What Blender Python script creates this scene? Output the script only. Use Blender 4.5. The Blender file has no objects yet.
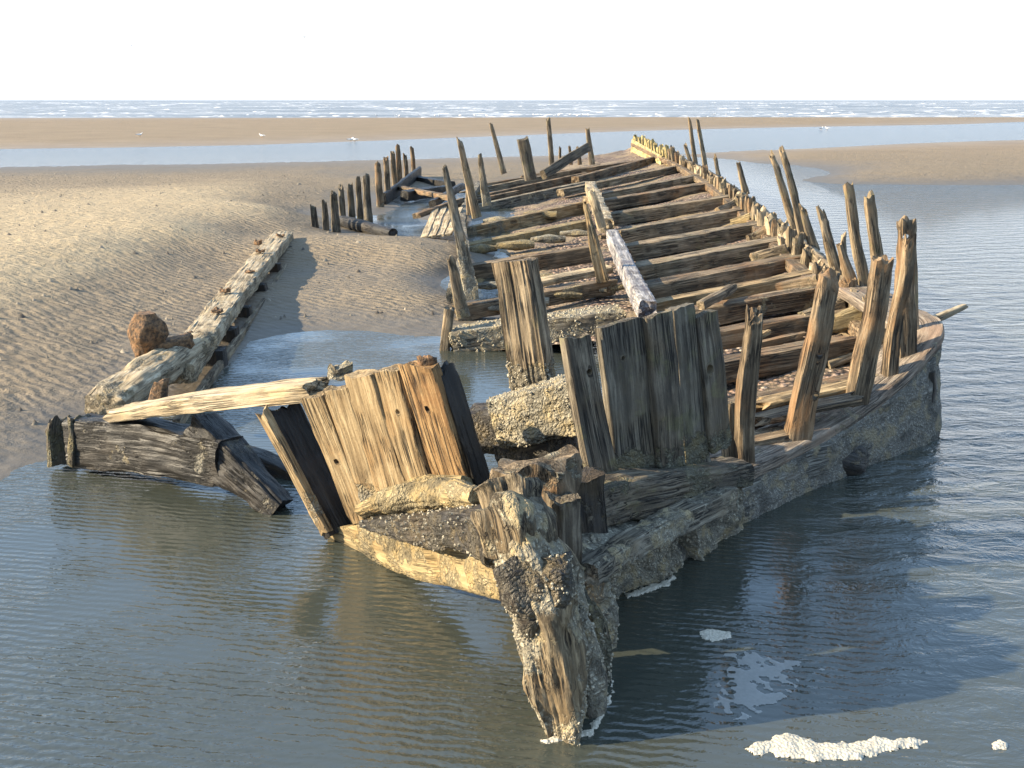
import bpy, bmesh, math, random
import numpy as np
from mathutils import Vector, noise
R = math.radians
S = bpy.context.scene
COL = S.collection
random.seed(7)

# ------------------------------------------------------------------ camera
F = 983.0; H = 2.8; PITCH = R(16.11)
CT, ST = math.cos(PITCH), math.sin(PITCH)
cam_d = bpy.data.cameras.new('camera'); cam = bpy.data.objects.new('camera', cam_d); COL.objects.link(cam)
cam.location = (0, 0, H); cam.rotation_euler = (R(90) - PITCH, 0, 0)
cam_d.sensor_width = 36; cam_d.lens = F / 1024 * 36; cam_d.clip_end = 60000; cam_d.clip_start = 0.05
S.camera = cam

def ray(px, py):
    u = (px - 512) / F; v = (384 - py) / F
    return Vector((u, CT + v * ST, -ST + v * CT))
def PZ(px, py, z=0.0):                       # point of the place at height z
    d = ray(px, py); t = (z - H) / d.z
    return Vector((0, 0, H)) + d * t
def PY(px, py, Y):                           # point of the place at distance Y
    d = ray(px, py); return Vector((0, 0, H)) + d * (Y / d.y)
def zdeck(x, Y): return 0.35 + 0.13 * (x - 0.2 - 0.03 * (Y - 10))
def PD(px, py, dz=0.0):                      # point on the heeled deck
    d = ray(px, py)
    t = (0.35 + dz + 0.13 * (0.3 - 0.2) - H) / (d.z - 0.13 * d.x + 0.13 * 0.03 * d.y)
    return Vector((0, 0, H)) + d * t
def W(p, npx):                               # metres that npx pixels span at point p
    return npx / F * (p.y * CT + (H - p.z) * ST)

# ------------------------------------------------------------------ light
TO_SUN = Vector((-.95, -.13, .40)).normalized()
sun_d = bpy.data.lights.new('sun', 'SUN'); sun = bpy.data.objects.new('sun', sun_d); COL.objects.link(sun)
sun_d.energy = 5.0; sun_d.angle = R(0.5); sun_d.color = (1.0, 0.84, 0.60)
sun.rotation_euler = TO_SUN.to_track_quat('Z', 'Y').to_euler()
w = bpy.data.worlds.new('World'); S.world = w; w.use_nodes = True
nt = w.node_tree; bg = nt.nodes['Background']
sky = nt.nodes.new('ShaderNodeTexSky'); sky.sky_type = 'NISHITA'; sky.sun_disc = False
sky.sun_elevation = math.asin(TO_SUN.z); sky.sun_rotation = math.atan2(TO_SUN.x, TO_SUN.y)
sky.air_density = 1.0; sky.dust_density = .6; sky.ozone_density = 2.0
def wn(t, **kw):
    nd = nt.nodes.new(t)
    for k_, v_ in kw.items(): setattr(nd, k_, v_)
    return nd
tc = wn('ShaderNodeTexCoord'); sx = wn('ShaderNodeSeparateXYZ'); nt.links.new(tc.outputs['Generated'], sx.inputs[0])
mp = wn('ShaderNodeMapping'); mp.inputs['Scale'].default_value = (1, 1, 3.5); nt.links.new(tc.outputs['Generated'], mp.inputs[0])
cl = wn('ShaderNodeTexNoise'); cl.inputs['Scale'].default_value = 3.2; cl.inputs['Detail'].default_value = 6; nt.links.new(mp.outputs[0], cl.inputs[0])
ad = wn('ShaderNodeMath', operation='MULTIPLY_ADD'); nt.links.new(cl.outputs[0], ad.inputs[0]); ad.inputs[1].default_value = -.10; nt.links.new(sx.outputs[2], ad.inputs[2])
mr = wn('ShaderNodeMapRange', interpolation_type='SMOOTHSTEP'); nt.links.new(ad.outputs[0], mr.inputs[0])
mr.inputs[1].default_value = .03; mr.inputs[2].default_value = .11; mr.inputs[3].default_value = 1; mr.inputs[4].default_value = 0
mxs = wn('ShaderNodeMix', data_type='RGBA'); nt.links.new(mr.outputs[0], mxs.inputs[0]); nt.links.new(sky.outputs[0], mxs.inputs[6])
mxs.inputs[7].default_value = (3.3, 3.5, 3.7, 1)          # bright thin cloud low over the sea
veil = wn('ShaderNodeMix', data_type='RGBA'); veil.inputs[7].default_value = (1.65, 2.5, 3.75, 1)     # thin high veil
vr = wn('ShaderNodeMapRange'); nt.links.new(cl.outputs[0], vr.inputs[0]); vr.inputs[1].default_value = .3; vr.inputs[2].default_value = .7; vr.inputs[3].default_value = .55; vr.inputs[4].default_value = .95
nt.links.new(vr.outputs[0], veil.inputs[0]); nt.links.new(sky.outputs[0], veil.inputs[6]); nt.links.new(veil.outputs[2], mxs.inputs[6])
nt.links.new(mxs.outputs[2], bg.inputs[0]); bg.inputs[1].default_value = 0.13
S.view_settings.view_transform = 'Standard'; S.view_settings.look = 'None'
S.view_settings.exposure = 1.62; S.view_settings.gamma = 1
S.cycles.use_denoising = True
S.cycles.max_bounces = 6

# ------------------------------------------------------------------ node helpers
class NT:
    def __init__(s, name):
        s.m = bpy.data.materials.new(name); s.m.use_nodes = True
        s.t = s.m.node_tree; s.b = s.t.nodes['Principled BSDF']
    def n(s, typ, **kw):
        nd = s.t.nodes.new('ShaderNode' + typ)
        for k, v in kw.items():
            if k.startswith('i_'):
                key = k[2:]; key = int(key) if key.isdigit() else key.replace('_', ' ')
                s.set(nd.inputs[key], v)
            else: setattr(nd, k, v)
        return nd
    def set(s, inp, v):
        if hasattr(v, 'is_output'): s.t.links.new(v, inp)
        elif hasattr(v, 'outputs'): s.t.links.new(v.outputs[0], inp)
        else: inp.default_value = v
    def math(s, op, a, b=0.0, c=0.0):
        nd = s.n('Math', operation=op); s.set(nd.inputs[0], a); s.set(nd.inputs[1], b); s.set(nd.inputs[2], c); return nd.outputs[0]
    def vmath(s, op, a, b=(0, 0, 0)):
        nd = s.n('VectorMath', operation=op); s.set(nd.inputs[0], a); s.set(nd.inputs[1], b); return nd.outputs[0]
    def mix(s, f, a, b, mode='MIX'):
        nd = s.n('Mix', data_type='RGBA', blend_type=mode)
        s.set(nd.inputs[0], f)
        for i, v in ((6, a), (7, b)):
            s.set(nd.inputs[i], (*v, 1) if isinstance(v, tuple) and len(v) == 3 else v)
        return nd.outputs[2]
    def step(s, v, lo, hi):
        nd = s.n('MapRange', interpolation_type='SMOOTHSTEP'); s.set(nd.inputs[0], v)
        nd.inputs[1].default_value = lo; nd.inputs[2].default_value = hi; return nd.outputs[0]
    def noise(s, vec, scale, detail=4, rough=.55, dist=0.0):
        nd = s.n('TexNoise'); s.set(nd.inputs['Vector'], vec)
        nd.inputs['Scale'].default_value = scale; nd.inputs['Detail'].default_value = detail
        nd.inputs['Roughness'].default_value = rough; nd.inputs['Distortion'].default_value = dist
        return nd.outputs[0]
    def vor(s, vec, scale, feature='F1'):
        nd = s.n('TexVoronoi', feature=feature); s.set(nd.inputs['Vector'], vec); nd.inputs['Scale'].default_value = scale
        return nd.outputs['Distance']
    def bump(s, h, dist=1.0, strength=1.0, normal=None):
        nd = s.n('Bump'); s.set(nd.inputs['Height'], h); nd.inputs['Distance'].default_value = dist
        nd.inputs['Strength'].default_value = strength
        if normal is not None: s.set(nd.inputs['Normal'], normal)
        return nd.outputs[0]
    def out(s, col=None, rough=None, normal=None, spec=None):
        if col is not None: s.set(s.b.inputs['Base Color'], (*col, 1) if isinstance(col, tuple) and len(col) == 3 else col)
        if rough is not None: s.set(s.b.inputs['Roughness'], rough)
        if normal is not None: s.set(s.b.inputs['Normal'], normal)
        if spec is not None: s.set(s.b.inputs['Specular IOR Level'], spec)
        return s.m

def wood(name, dark, mid, light, patch, patch_amt=.5, crust_c=(.34, .30, .22), rough=.85, moss=0.0, crack=1.0):
    k = NT(name)
    g = k.n('Attribute', attribute_name='grain').outputs['Vector']
    cr = k.n('Attribute', attribute_name='crust').outputs['Fac']
    rnd = k.n('ObjectInfo').outputs['Random']
    off = k.n('CombineXYZ', i_0=k.math('MULTIPLY', rnd, 31.0), i_1=k.math('MULTIPLY', rnd, 17.0), i_2=k.math('MULTIPLY', rnd, 53.0)).outputs[0]
    g = k.vmath('ADD', g, off)
    gs = k.vmath('MULTIPLY', g, (1, 1, .055))
    n1 = k.noise(gs, 22, 6, .65, .4)
    n2 = k.noise(gs, 70, 4, .6)
    ck = k.noise(k.vmath('MULTIPLY', g, (1, 1, .03)), 34, 3, .6, .8)
    ckm = k.math('SUBTRACT', 1.0, k.step(k.math('ABSOLUTE', k.math('SUBTRACT', ck, .5)), 0.0, .05))   # thin dark checks
    ckm = k.math('MULTIPLY', ckm, k.step(k.noise(g, 3.0, 2), .42, .6))
    big = k.noise(g, 2.4, 5, .6)
    fine = k.noise(g, 60, 4, .7)
    c = k.mix(k.step(n1, .24, .62), dark, mid)
    c = k.mix(k.step(k.math('ADD', k.math('MULTIPLY', n2, .5), k.math('MULTIPLY', n1, .5)), .46, .66), c, light)
    c = k.mix(k.math('MULTIPLY', k.step(big, .46, .66), patch_amt), c, patch)
    stain = k.step(k.noise(k.vmath('MULTIPLY', g, (1, 1, .22)), 6.5, 5, .7), .50, .64)
    c = k.mix(k.math('MULTIPLY', stain, .62), c, dark)
    if moss:
        c = k.mix(k.math('MULTIPLY', k.step(k.noise(g, 5.5, 5, .65), .54, .68), moss), c, (.17, .165, .06))
    c = k.mix(k.math('MULTIPLY', k.step(fine, .50, .72), .35), c, dark)
    c = k.mix(k.math('MULTIPLY', ckm, .85 * crack), c, (.012, .010, .008))
    # barnacle crust
    gw = k.vmath('ADD', g, k.vmath('MULTIPLY', k.n('TexNoise', i_Vector=g, i_Scale=11.0, i_Detail=3.0).outputs['Color'], (.09, .09, .09)))
    v1 = k.vor(gw, 44); v2 = k.vor(gw, 120)
    vn = k.noise(g, 14, 5, .7)
    lowf = k.noise(g, 3.6, 3, .6)
    cf = k.step(k.math('ADD', cr, k.math('ADD', k.math('MULTIPLY', k.math('SUBTRACT', vn, .5), 1.3), k.math('MULTIPLY', k.math('SUBTRACT', lowf, .5), 1.3))), .40, .56)
    cc = k.mix(k.step(v1, .12, .62), crust_c, tuple(x * .38 for x in crust_c))
    cc = k.mix(k.step(v2, .35, .75), cc, tuple(x * .35 for x in crust_c))
    cc = k.mix(k.step(k.noise(g, 7, 3), .45, .65), cc, tuple(x * y for x, y in zip(crust_c, (.62, .55, .42))))
    cc = k.mix(k.step(k.noise(g, 5.0, 4, .65), .50, .66), cc, k.mix(v1, tuple(x * .12 for x in crust_c), tuple(x * .30 for x in crust_c)))
    c = k.mix(cf, c, cc)
    h = k.math('ADD', k.math('MULTIPLY', n1, .007), k.math('MULTIPLY', n2, .004))
    h = k.math('SUBTRACT', h, k.math('MULTIPLY', ckm, .014))
    h = k.math('ADD', h, k.math('MULTIPLY', fine, .003))
    hc = k.math('SUBTRACT', k.math('MULTIPLY', vn, .02), k.math('ADD', k.math('MULTIPLY', v1, .018), k.math('MULTIPLY', v2, .006)))
    hh = k.n('Mix', data_type='FLOAT'); k.set(hh.inputs[0], cf); k.set(hh.inputs[2], h); k.set(hh.inputs[3], hc)
    return k.out(c, rough, k.bump(hh.outputs[0], 1.0, 1.0), .35)

M = {}
M['grey'] = wood('weathered_grey_wood', (.045, .034, .022), (.19, .147, .094), (.38, .30, .195), (.20, .13, .065), .5, moss=.25)
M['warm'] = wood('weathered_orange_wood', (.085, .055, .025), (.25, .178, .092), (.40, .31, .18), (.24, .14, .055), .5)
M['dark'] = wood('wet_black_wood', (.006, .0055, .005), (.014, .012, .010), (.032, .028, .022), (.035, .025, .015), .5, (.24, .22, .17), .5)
M['brown'] = wood('brown_beam_wood', (.040, .029, .018), (.15, .108, .064), (.29, .22, .14), (.20, .10, .038), .55)
M['slate'] = wood('grey_green_wood', (.026, .022, .017), (.115, .092, .064), (.21, .18, .13), (.12, .085, .045), .5, (.24, .22, .15), moss=.3)
M['hull'] = wood('grey_hull_planks', (.055, .05, .042), (.17, .158, .13), (.30, .285, .24), (.15, .115, .08), .5, (.37, .345, .285), crack=.6)
M['stem'] = wood('stem_wood', (.020, .016, .011), (.12, .092, .056), (.34, .275, .175), (.18, .12, .055), .4, (.46, .41, .30))
M['stone'] = wood('grey_brown_wood', (.045, .038, .028), (.125, .108, .080), (.21, .185, .14), (.12, .09, .05), .5, (.24, .22, .15), moss=.25)
M['pale'] = wood('pale_bleached_wood', (.15, .115, .07), (.36, .29, .19), (.52, .44, .31), (.40, .29, .15), .5, crack=.8)
M['crust'] = wood('barnacled_wood', (.05, .043, .033), (.16, .138, .10), (.30, .265, .20), (.20, .15, .085), .5, (.50, .455, .345))
M['mussel'] = wood('mussel_covered_wood', (.010, .009, .009), (.030, .027, .024), (.075, .065, .05), (.09, .06, .028), .5, (.15, .13, .095), .5)
M['rustwood'] = wood('rust_stained_wood', (.05, .028, .012), (.22, .125, .048), (.37, .25, .12), (.18, .08, .025), .6)
M['board'] = wood('bare_brown_board', (.07, .055, .042), (.22, .172, .125), (.36, .30, .23), (.24, .15, .095), .6, (.42, .38, .30), crack=.7)
M['silt'] = wood('silt_yellow_wood', (.13, .095, .045), (.28, .21, .105), (.40, .32, .17), (.22, .14, .05), .7, (.44, .36, .21), crack=.35)
M['white'] = wood('chalky_white_timber', (.09, .085, .09), (.30, .285, .275), (.52, .49, .45), (.085, .08, .10), .85, crack=.6)
M['sunlit_stern'] = wood('sunlit_stern_wood', (.20, .15, .06), (.42, .34, .15), (.60, .50, .26), (.36, .26, .10), .4)  # stern wood with the sunlight on it put into a brighter tone

def flat_mat(name, col, rough=.7, bump=0.0, scale=40, dark=None):
    k = NT(name); p = k.n('NewGeometry').outputs['Position']
    n = k.noise(p, scale, 6, .65)
    c = k.mix(k.step(n, .35, .65), tuple(x * .45 for x in col) if dark is None else dark, col)
    return k.out(c, rough, k.bump(n, bump, 1.0) if bump else None)
M['rust'] = flat_mat('rusted_iron', (.26, .14, .06), .85, .05, 26, (.055, .035, .02))
M['gull_white'] = flat_mat('white_feathers', (.80, .79, .76), .8, 0, 30, (.7, .69, .67))
M['gull_grey'] = flat_mat('grey_feathers', (.38, .40, .43), .8, 0, 30, (.3, .32, .35))
M['gull_leg'] = flat_mat('orange_beak', (.5, .25, .06), .6, 0, 30)
k = NT('sea_foam'); p = k.n('NewGeometry').outputs['Position']
fv = k.vor(p, 70); fn = k.noise(p, 30, 5, .7)
M['foam'] = k.out(k.mix(k.step(fv, .2, .7), (.54, .49, .39), (.40, .36, .28)), .7,
                  k.bump(k.math('SUBTRACT', fn, fv), .005, 1.0))
k = NT('foam_film'); p = k.n('NewGeometry').outputs['Position']
k.b.inputs['Alpha'].default_value = .5
M['film'] = k.out(k.mix(k.noise(p, 60, 4), (.30, .30, .28), (.50, .49, .45)), .4)
M['surf'] = flat_mat('breaking_surf', (.62, .63, .64), .8, 0, .5, (.36, .38, .41))

def mk_barn():
    k = NT('barnacle_shell'); p = k.n('NewGeometry').outputs['Position']
    n = k.noise(p, 120, 2); n2 = k.noise(p, 9, 2)
    c = k.mix(k.step(n, .35, .65), (.20, .17, .12), (.48, .43, .32)); c = k.mix(k.step(n2, .4, .65), c, (.16, .14, .10), 'MULTIPLY')
    return k.out(k.mix(.6, c, k.mix(k.step(n, .3, .7), (.15, .13, .09), (.45, .40, .30))), .8)
M['barnacle'] = mk_barn()

# sand
k = NT('wet_and_dry_sand'); p = k.n('NewGeometry').outputs['Position']
sep = k.n('SeparateXYZ'); k.set(sep.inputs[0], p)
z = sep.outputs[2]; y = sep.outputs[1]
pn = k.noise(p, .9, 5, .6)
wet = k.step(k.math('ADD', z, k.math('MULTIPLY', k.math('SUBTRACT', pn, .5), .12)), .0, .17)
base = k.mix(k.noise(p, 1.6, 6, .65), (.26, .20, .12), (.45, .355, .22))
base = k.mix(k.step(k.noise(p, 160, 3, .7), .45, .7), base, k.mix(.5, base, (.15, .115, .08)))
damp_shade = k.step(k.math('ADD', z, k.math('MULTIPLY', k.math('SUBTRACT', pn, .5), .14)), .24, .52)  # lower sand darker: damp, plus the slope's shade put into the colour
base = k.mix(damp_shade, k.mix(1.0, base, (.56, .56, .60), 'MULTIPLY'), base)
far = k.step(y, 40.0, 62.0)
wetc = k.mix(k.noise(p, 3.0, 5), (.085, .072, .055), (.13, .11, .083))
c = k.mix(wet, wetc, base)
c = k.mix(far, c, k.mix(k.noise(p, .25, 4), (.16, .118, .075), (.26, .20, .13)))
st = k.vmath('MULTIPLY', p, (1, 1.6, 0))
f1 = k.noise(st, 5.0, 4, .6, .6); f2 = k.noise(st, 17, 3, .6, .3); f3 = k.noise(p, 46, 4, .7)
v = k.vor(st, 3.4)
hh = k.math('ADD', k.math('MULTIPLY', f1, .055), k.math('MULTIPLY', f2, .030))
hh = k.math('ADD', hh, k.math('MULTIPLY', f3, .014)); hh = k.math('ADD', hh, k.math('MULTIPLY', k.step(v, 0., .45), .03))
mpr = k.n('Mapping'); k.set(mpr.inputs[0], p); mpr.inputs['Rotation'].default_value = (0, 0, R(35))
rp = k.n('TexWave', wave_type='BANDS', bands_direction='Y', wave_profile='SIN'); k.set(rp.inputs['Vector'], mpr.outputs[0])
rp.inputs['Scale'].default_value = .314 / .13; rp.inputs['Distortion'].default_value = 7; rp.inputs['Detail'].default_value = 2; rp.inputs['Detail Scale'].default_value = 1.0
hh = k.math('ADD', hh, k.math('MULTIPLY', rp.outputs['Fac'], k.math('SUBTRACT', .016, k.math('MULTIPLY', damp_shade, .010))))
hh = k.math('MULTIPLY', hh, k.math('ADD', k.math('MULTIPLY', wet, .85), .15))
M['sand'] = k.out(c, k.math('ADD', k.math('MULTIPLY', wet, .35), .58), k.bump(hh, 1.0, 1.0), .35)

# shingle
k = NT('shingle'); p = k.n('NewGeometry').outputs['Position']
vn = k.n('TexVoronoi'); k.set(vn.inputs['Vector'], p); vn.inputs['Scale'].default_value = 17
cr = k.n('ValToRGB'); k.set(cr.inputs[0], k.n('SeparateColor', i_0=vn.outputs['Color']).outputs[0])
el = cr.color_ramp.elements; el[0].color = (.09, .065, .05, 1); el[1].color = (.42, .34, .26, 1)
e = el.new(.5); e.color = (.22, .15, .11, 1); e = el.new(.75); e.color = (.30, .20, .15, 1)
c = k.mix(k.step(vn.outputs['Distance'], .35, .7), cr.outputs[0], (.035, .028, .022))
sandy = k.step(k.noise(p, 1.1, 5, .6), .44, .58)
c = k.mix(sandy, c, k.mix(k.noise(p, 12, 4), (.12, .09, .058), (.29, .22, .135)))
hb = k.math('MULTIPLY', k.math('MULTIPLY', vn.outputs['Distance'], -.05), k.math('SUBTRACT', 1.0, sandy))
hb = k.math('ADD', hb, k.math('MULTIPLY', k.noise(p, 9, 5, .7), .05))
M['shingle'] = k.out(c, .8, k.bump(hb, 1.0, 1.0), .3)

# water
k = NT('murky_tidal_water'); p = k.n('NewGeometry').outputs['Position']
sep = k.n('SeparateXYZ'); k.set(sep.inputs[0], p); X, Yc = sep.outputs[0], sep.outputs[1]
side = k.step(k.math('SUBTRACT', X, k.math('ADD', k.math('MULTIPLY', Yc, .14), .35)), 0.0, 1.6)
side = k.math('MAXIMUM', side, k.step(Yc, 24.0, 42.0))
def wave(vec, lam, dist, dscale, rot=0.0):
    mp = k.n('Mapping'); k.set(mp.inputs[0], vec); mp.inputs['Rotation'].default_value = (0, 0, rot)
    nd = k.n('TexWave', wave_type='BANDS', bands_direction='Y', wave_profile='SIN'); k.set(nd.inputs['Vector'], mp.outputs[0])
    nd.inputs['Scale'].default_value = .314 / lam; nd.inputs['Distortion'].default_value = dist
    nd.inputs['Detail'].default_value = 2.5; nd.inputs['Detail Scale'].default_value = dscale; nd.inputs['Detail Roughness'].default_value = .5
    return nd.outputs['Fac']
pm = k.vmath('MULTIPLY', p, (.8, 1, 1))
r1 = wave(pm, .060, 4.2, 1.5, R(12)); r2 = wave(pm, .12, 6.0, 1.0, R(-8))
patchy = k.step(k.noise(pm, .9, 2), .36, .62)
r3 = k.noise(k.vmath('MULTIPLY', p, (.6, 1.25, 1)), 24, 3, .6, .3)
small = k.math('MULTIPLY', k.math('ADD', k.math('MULTIPLY', r3, .0075), k.math('ADD', k.math('MULTIPLY', r1, .0046), k.math('MULTIPLY', r2, .0016))), k.math('ADD', k.math('MULTIPLY', patchy, .8), .2))
b1 = wave(k.vmath('MULTIPLY', p, (.8, 1, 1)), .46, 8.0, 1.1, R(-14)); b2 = k.noise(k.vmath('MULTIPLY', p, (1.0, 2.0, 1)), 3.0, 5, .6, .5)
big = k.math('ADD', k.math('MULTIPLY', b1, .022), k.math('ADD', k.math('MULTIPLY', b2, .105), k.math('MULTIPLY', r3, .010)))
calm = k.step(Yc, 4.6, 8.0)
big = k.math('MULTIPLY', big, k.math('ADD', k.math('MULTIPLY', calm, .78), .22))
hh = k.n('Mix', data_type='FLOAT'); k.set(hh.inputs[0], side); k.set(hh.inputs[2], small); k.set(hh.inputs[3], k.math('ADD', big, k.math('MULTIPLY', r2, .001)))
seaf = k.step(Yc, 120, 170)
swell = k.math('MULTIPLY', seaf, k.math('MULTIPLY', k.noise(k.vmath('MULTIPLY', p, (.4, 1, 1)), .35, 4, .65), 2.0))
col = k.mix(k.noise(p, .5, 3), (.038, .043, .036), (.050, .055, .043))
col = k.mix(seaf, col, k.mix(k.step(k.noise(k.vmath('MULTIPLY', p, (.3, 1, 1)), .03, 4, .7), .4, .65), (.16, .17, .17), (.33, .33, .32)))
k.b.inputs['IOR'].default_value = 1.45
wr = k.math('ADD', .03, k.math('ADD', k.math('MULTIPLY', k.step(Yc, 30, 60), .13), k.math('MULTIPLY', seaf, .25)))
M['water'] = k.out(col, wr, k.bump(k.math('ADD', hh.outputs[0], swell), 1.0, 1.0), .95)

# ------------------------------------------------------------------ object helpers
def tag(o, label=None, cat=None, group=None, kind=None):
    if label: o['label'] = label
    if cat: o['category'] = cat
    if group: o['group'] = group
    if kind: o['kind'] = kind
    return o
def empty(name, loc, label, cat, group=None):
    o = bpy.data.objects.new(name, None); COL.objects.link(o); o.location = loc; o.empty_display_size = .2
    return tag(o, label, cat, group)
def link(name, me, mat, parent=None):
    o = bpy.data.objects.new(name, me); COL.objects.link(o); me.materials.append(M[mat] if isinstance(mat, str) else mat)
    if parent is not None:
        o.parent = parent
        wl = parent.location.copy(); q = parent.parent
        while q is not None: wl += q.location; q = q.parent
        o.location = -wl        # meshes are authored in world coordinates
    return o
def rebase(o):
    """put the origin of a top-level mesh at its base"""
    me = o.data; n = len(me.vertices); a = np.empty(n * 3, 'f'); me.vertices.foreach_get('co', a); a = a.reshape(-1, 3)
    b = np.array([a[:, 0].mean(), a[:, 1].mean(), a[:, 2].min()], 'f'); a -= b
    me.vertices.foreach_set('co', a.ravel()); me.update(); o.location = tuple(float(v) for v in b); return o
def mesh_from(name, verts, faces, grain=None, crust=None, smooth=True):
    me = bpy.data.meshes.new(name); me.from_pydata([tuple(v) for v in verts], [], faces)
    if grain is not None:
        at = me.attributes.new('grain', 'FLOAT_VECTOR', 'POINT'); at.data.foreach_set('vector', np.array(grain, 'f').ravel())
    if crust is not None:
        at = me.attributes.new('crust', 'FLOAT', 'POINT'); at.data.foreach_set('value', np.array(crust, 'f'))
    if smooth: me.polygons.foreach_set('use_smooth', [True] * len(me.polygons))
    me.update(); return me
N = noise.noise
def ss(a, b, x):
    t = min(1, max(0, (x - a) / (b - a))) if a != b else float(x > a); return t * t * (3 - 2 * t)
def lerp_list(L, t):
    if isinstance(L, (int, float)): return L
    f = t * (len(L) - 1); i = min(int(f), len(L) - 2); f -= i; return L[i] * (1 - f) + L[i + 1] * f
def path_sample(pts, t, smooth=True):
    n = len(pts)
    if n == 2: return pts[0].lerp(pts[1], t)
    f = t * (n - 1); i = min(int(f), n - 2); f -= i
    if not smooth: return pts[i].lerp(pts[i + 1], f)
    p1, p2 = pts[i], pts[i + 1]; p0 = pts[i - 1] if i else p1 * 2 - p2; p3 = pts[i + 2] if i + 2 < n else p2 * 2 - p1
    return 0.5 * ((2 * p1) + (p2 - p0) * f + (2 * p0 - 5 * p1 + 4 * p2 - p3) * f * f + (3 * p1 - p0 - 3 * p2 + p3) * f ** 3)

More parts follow.
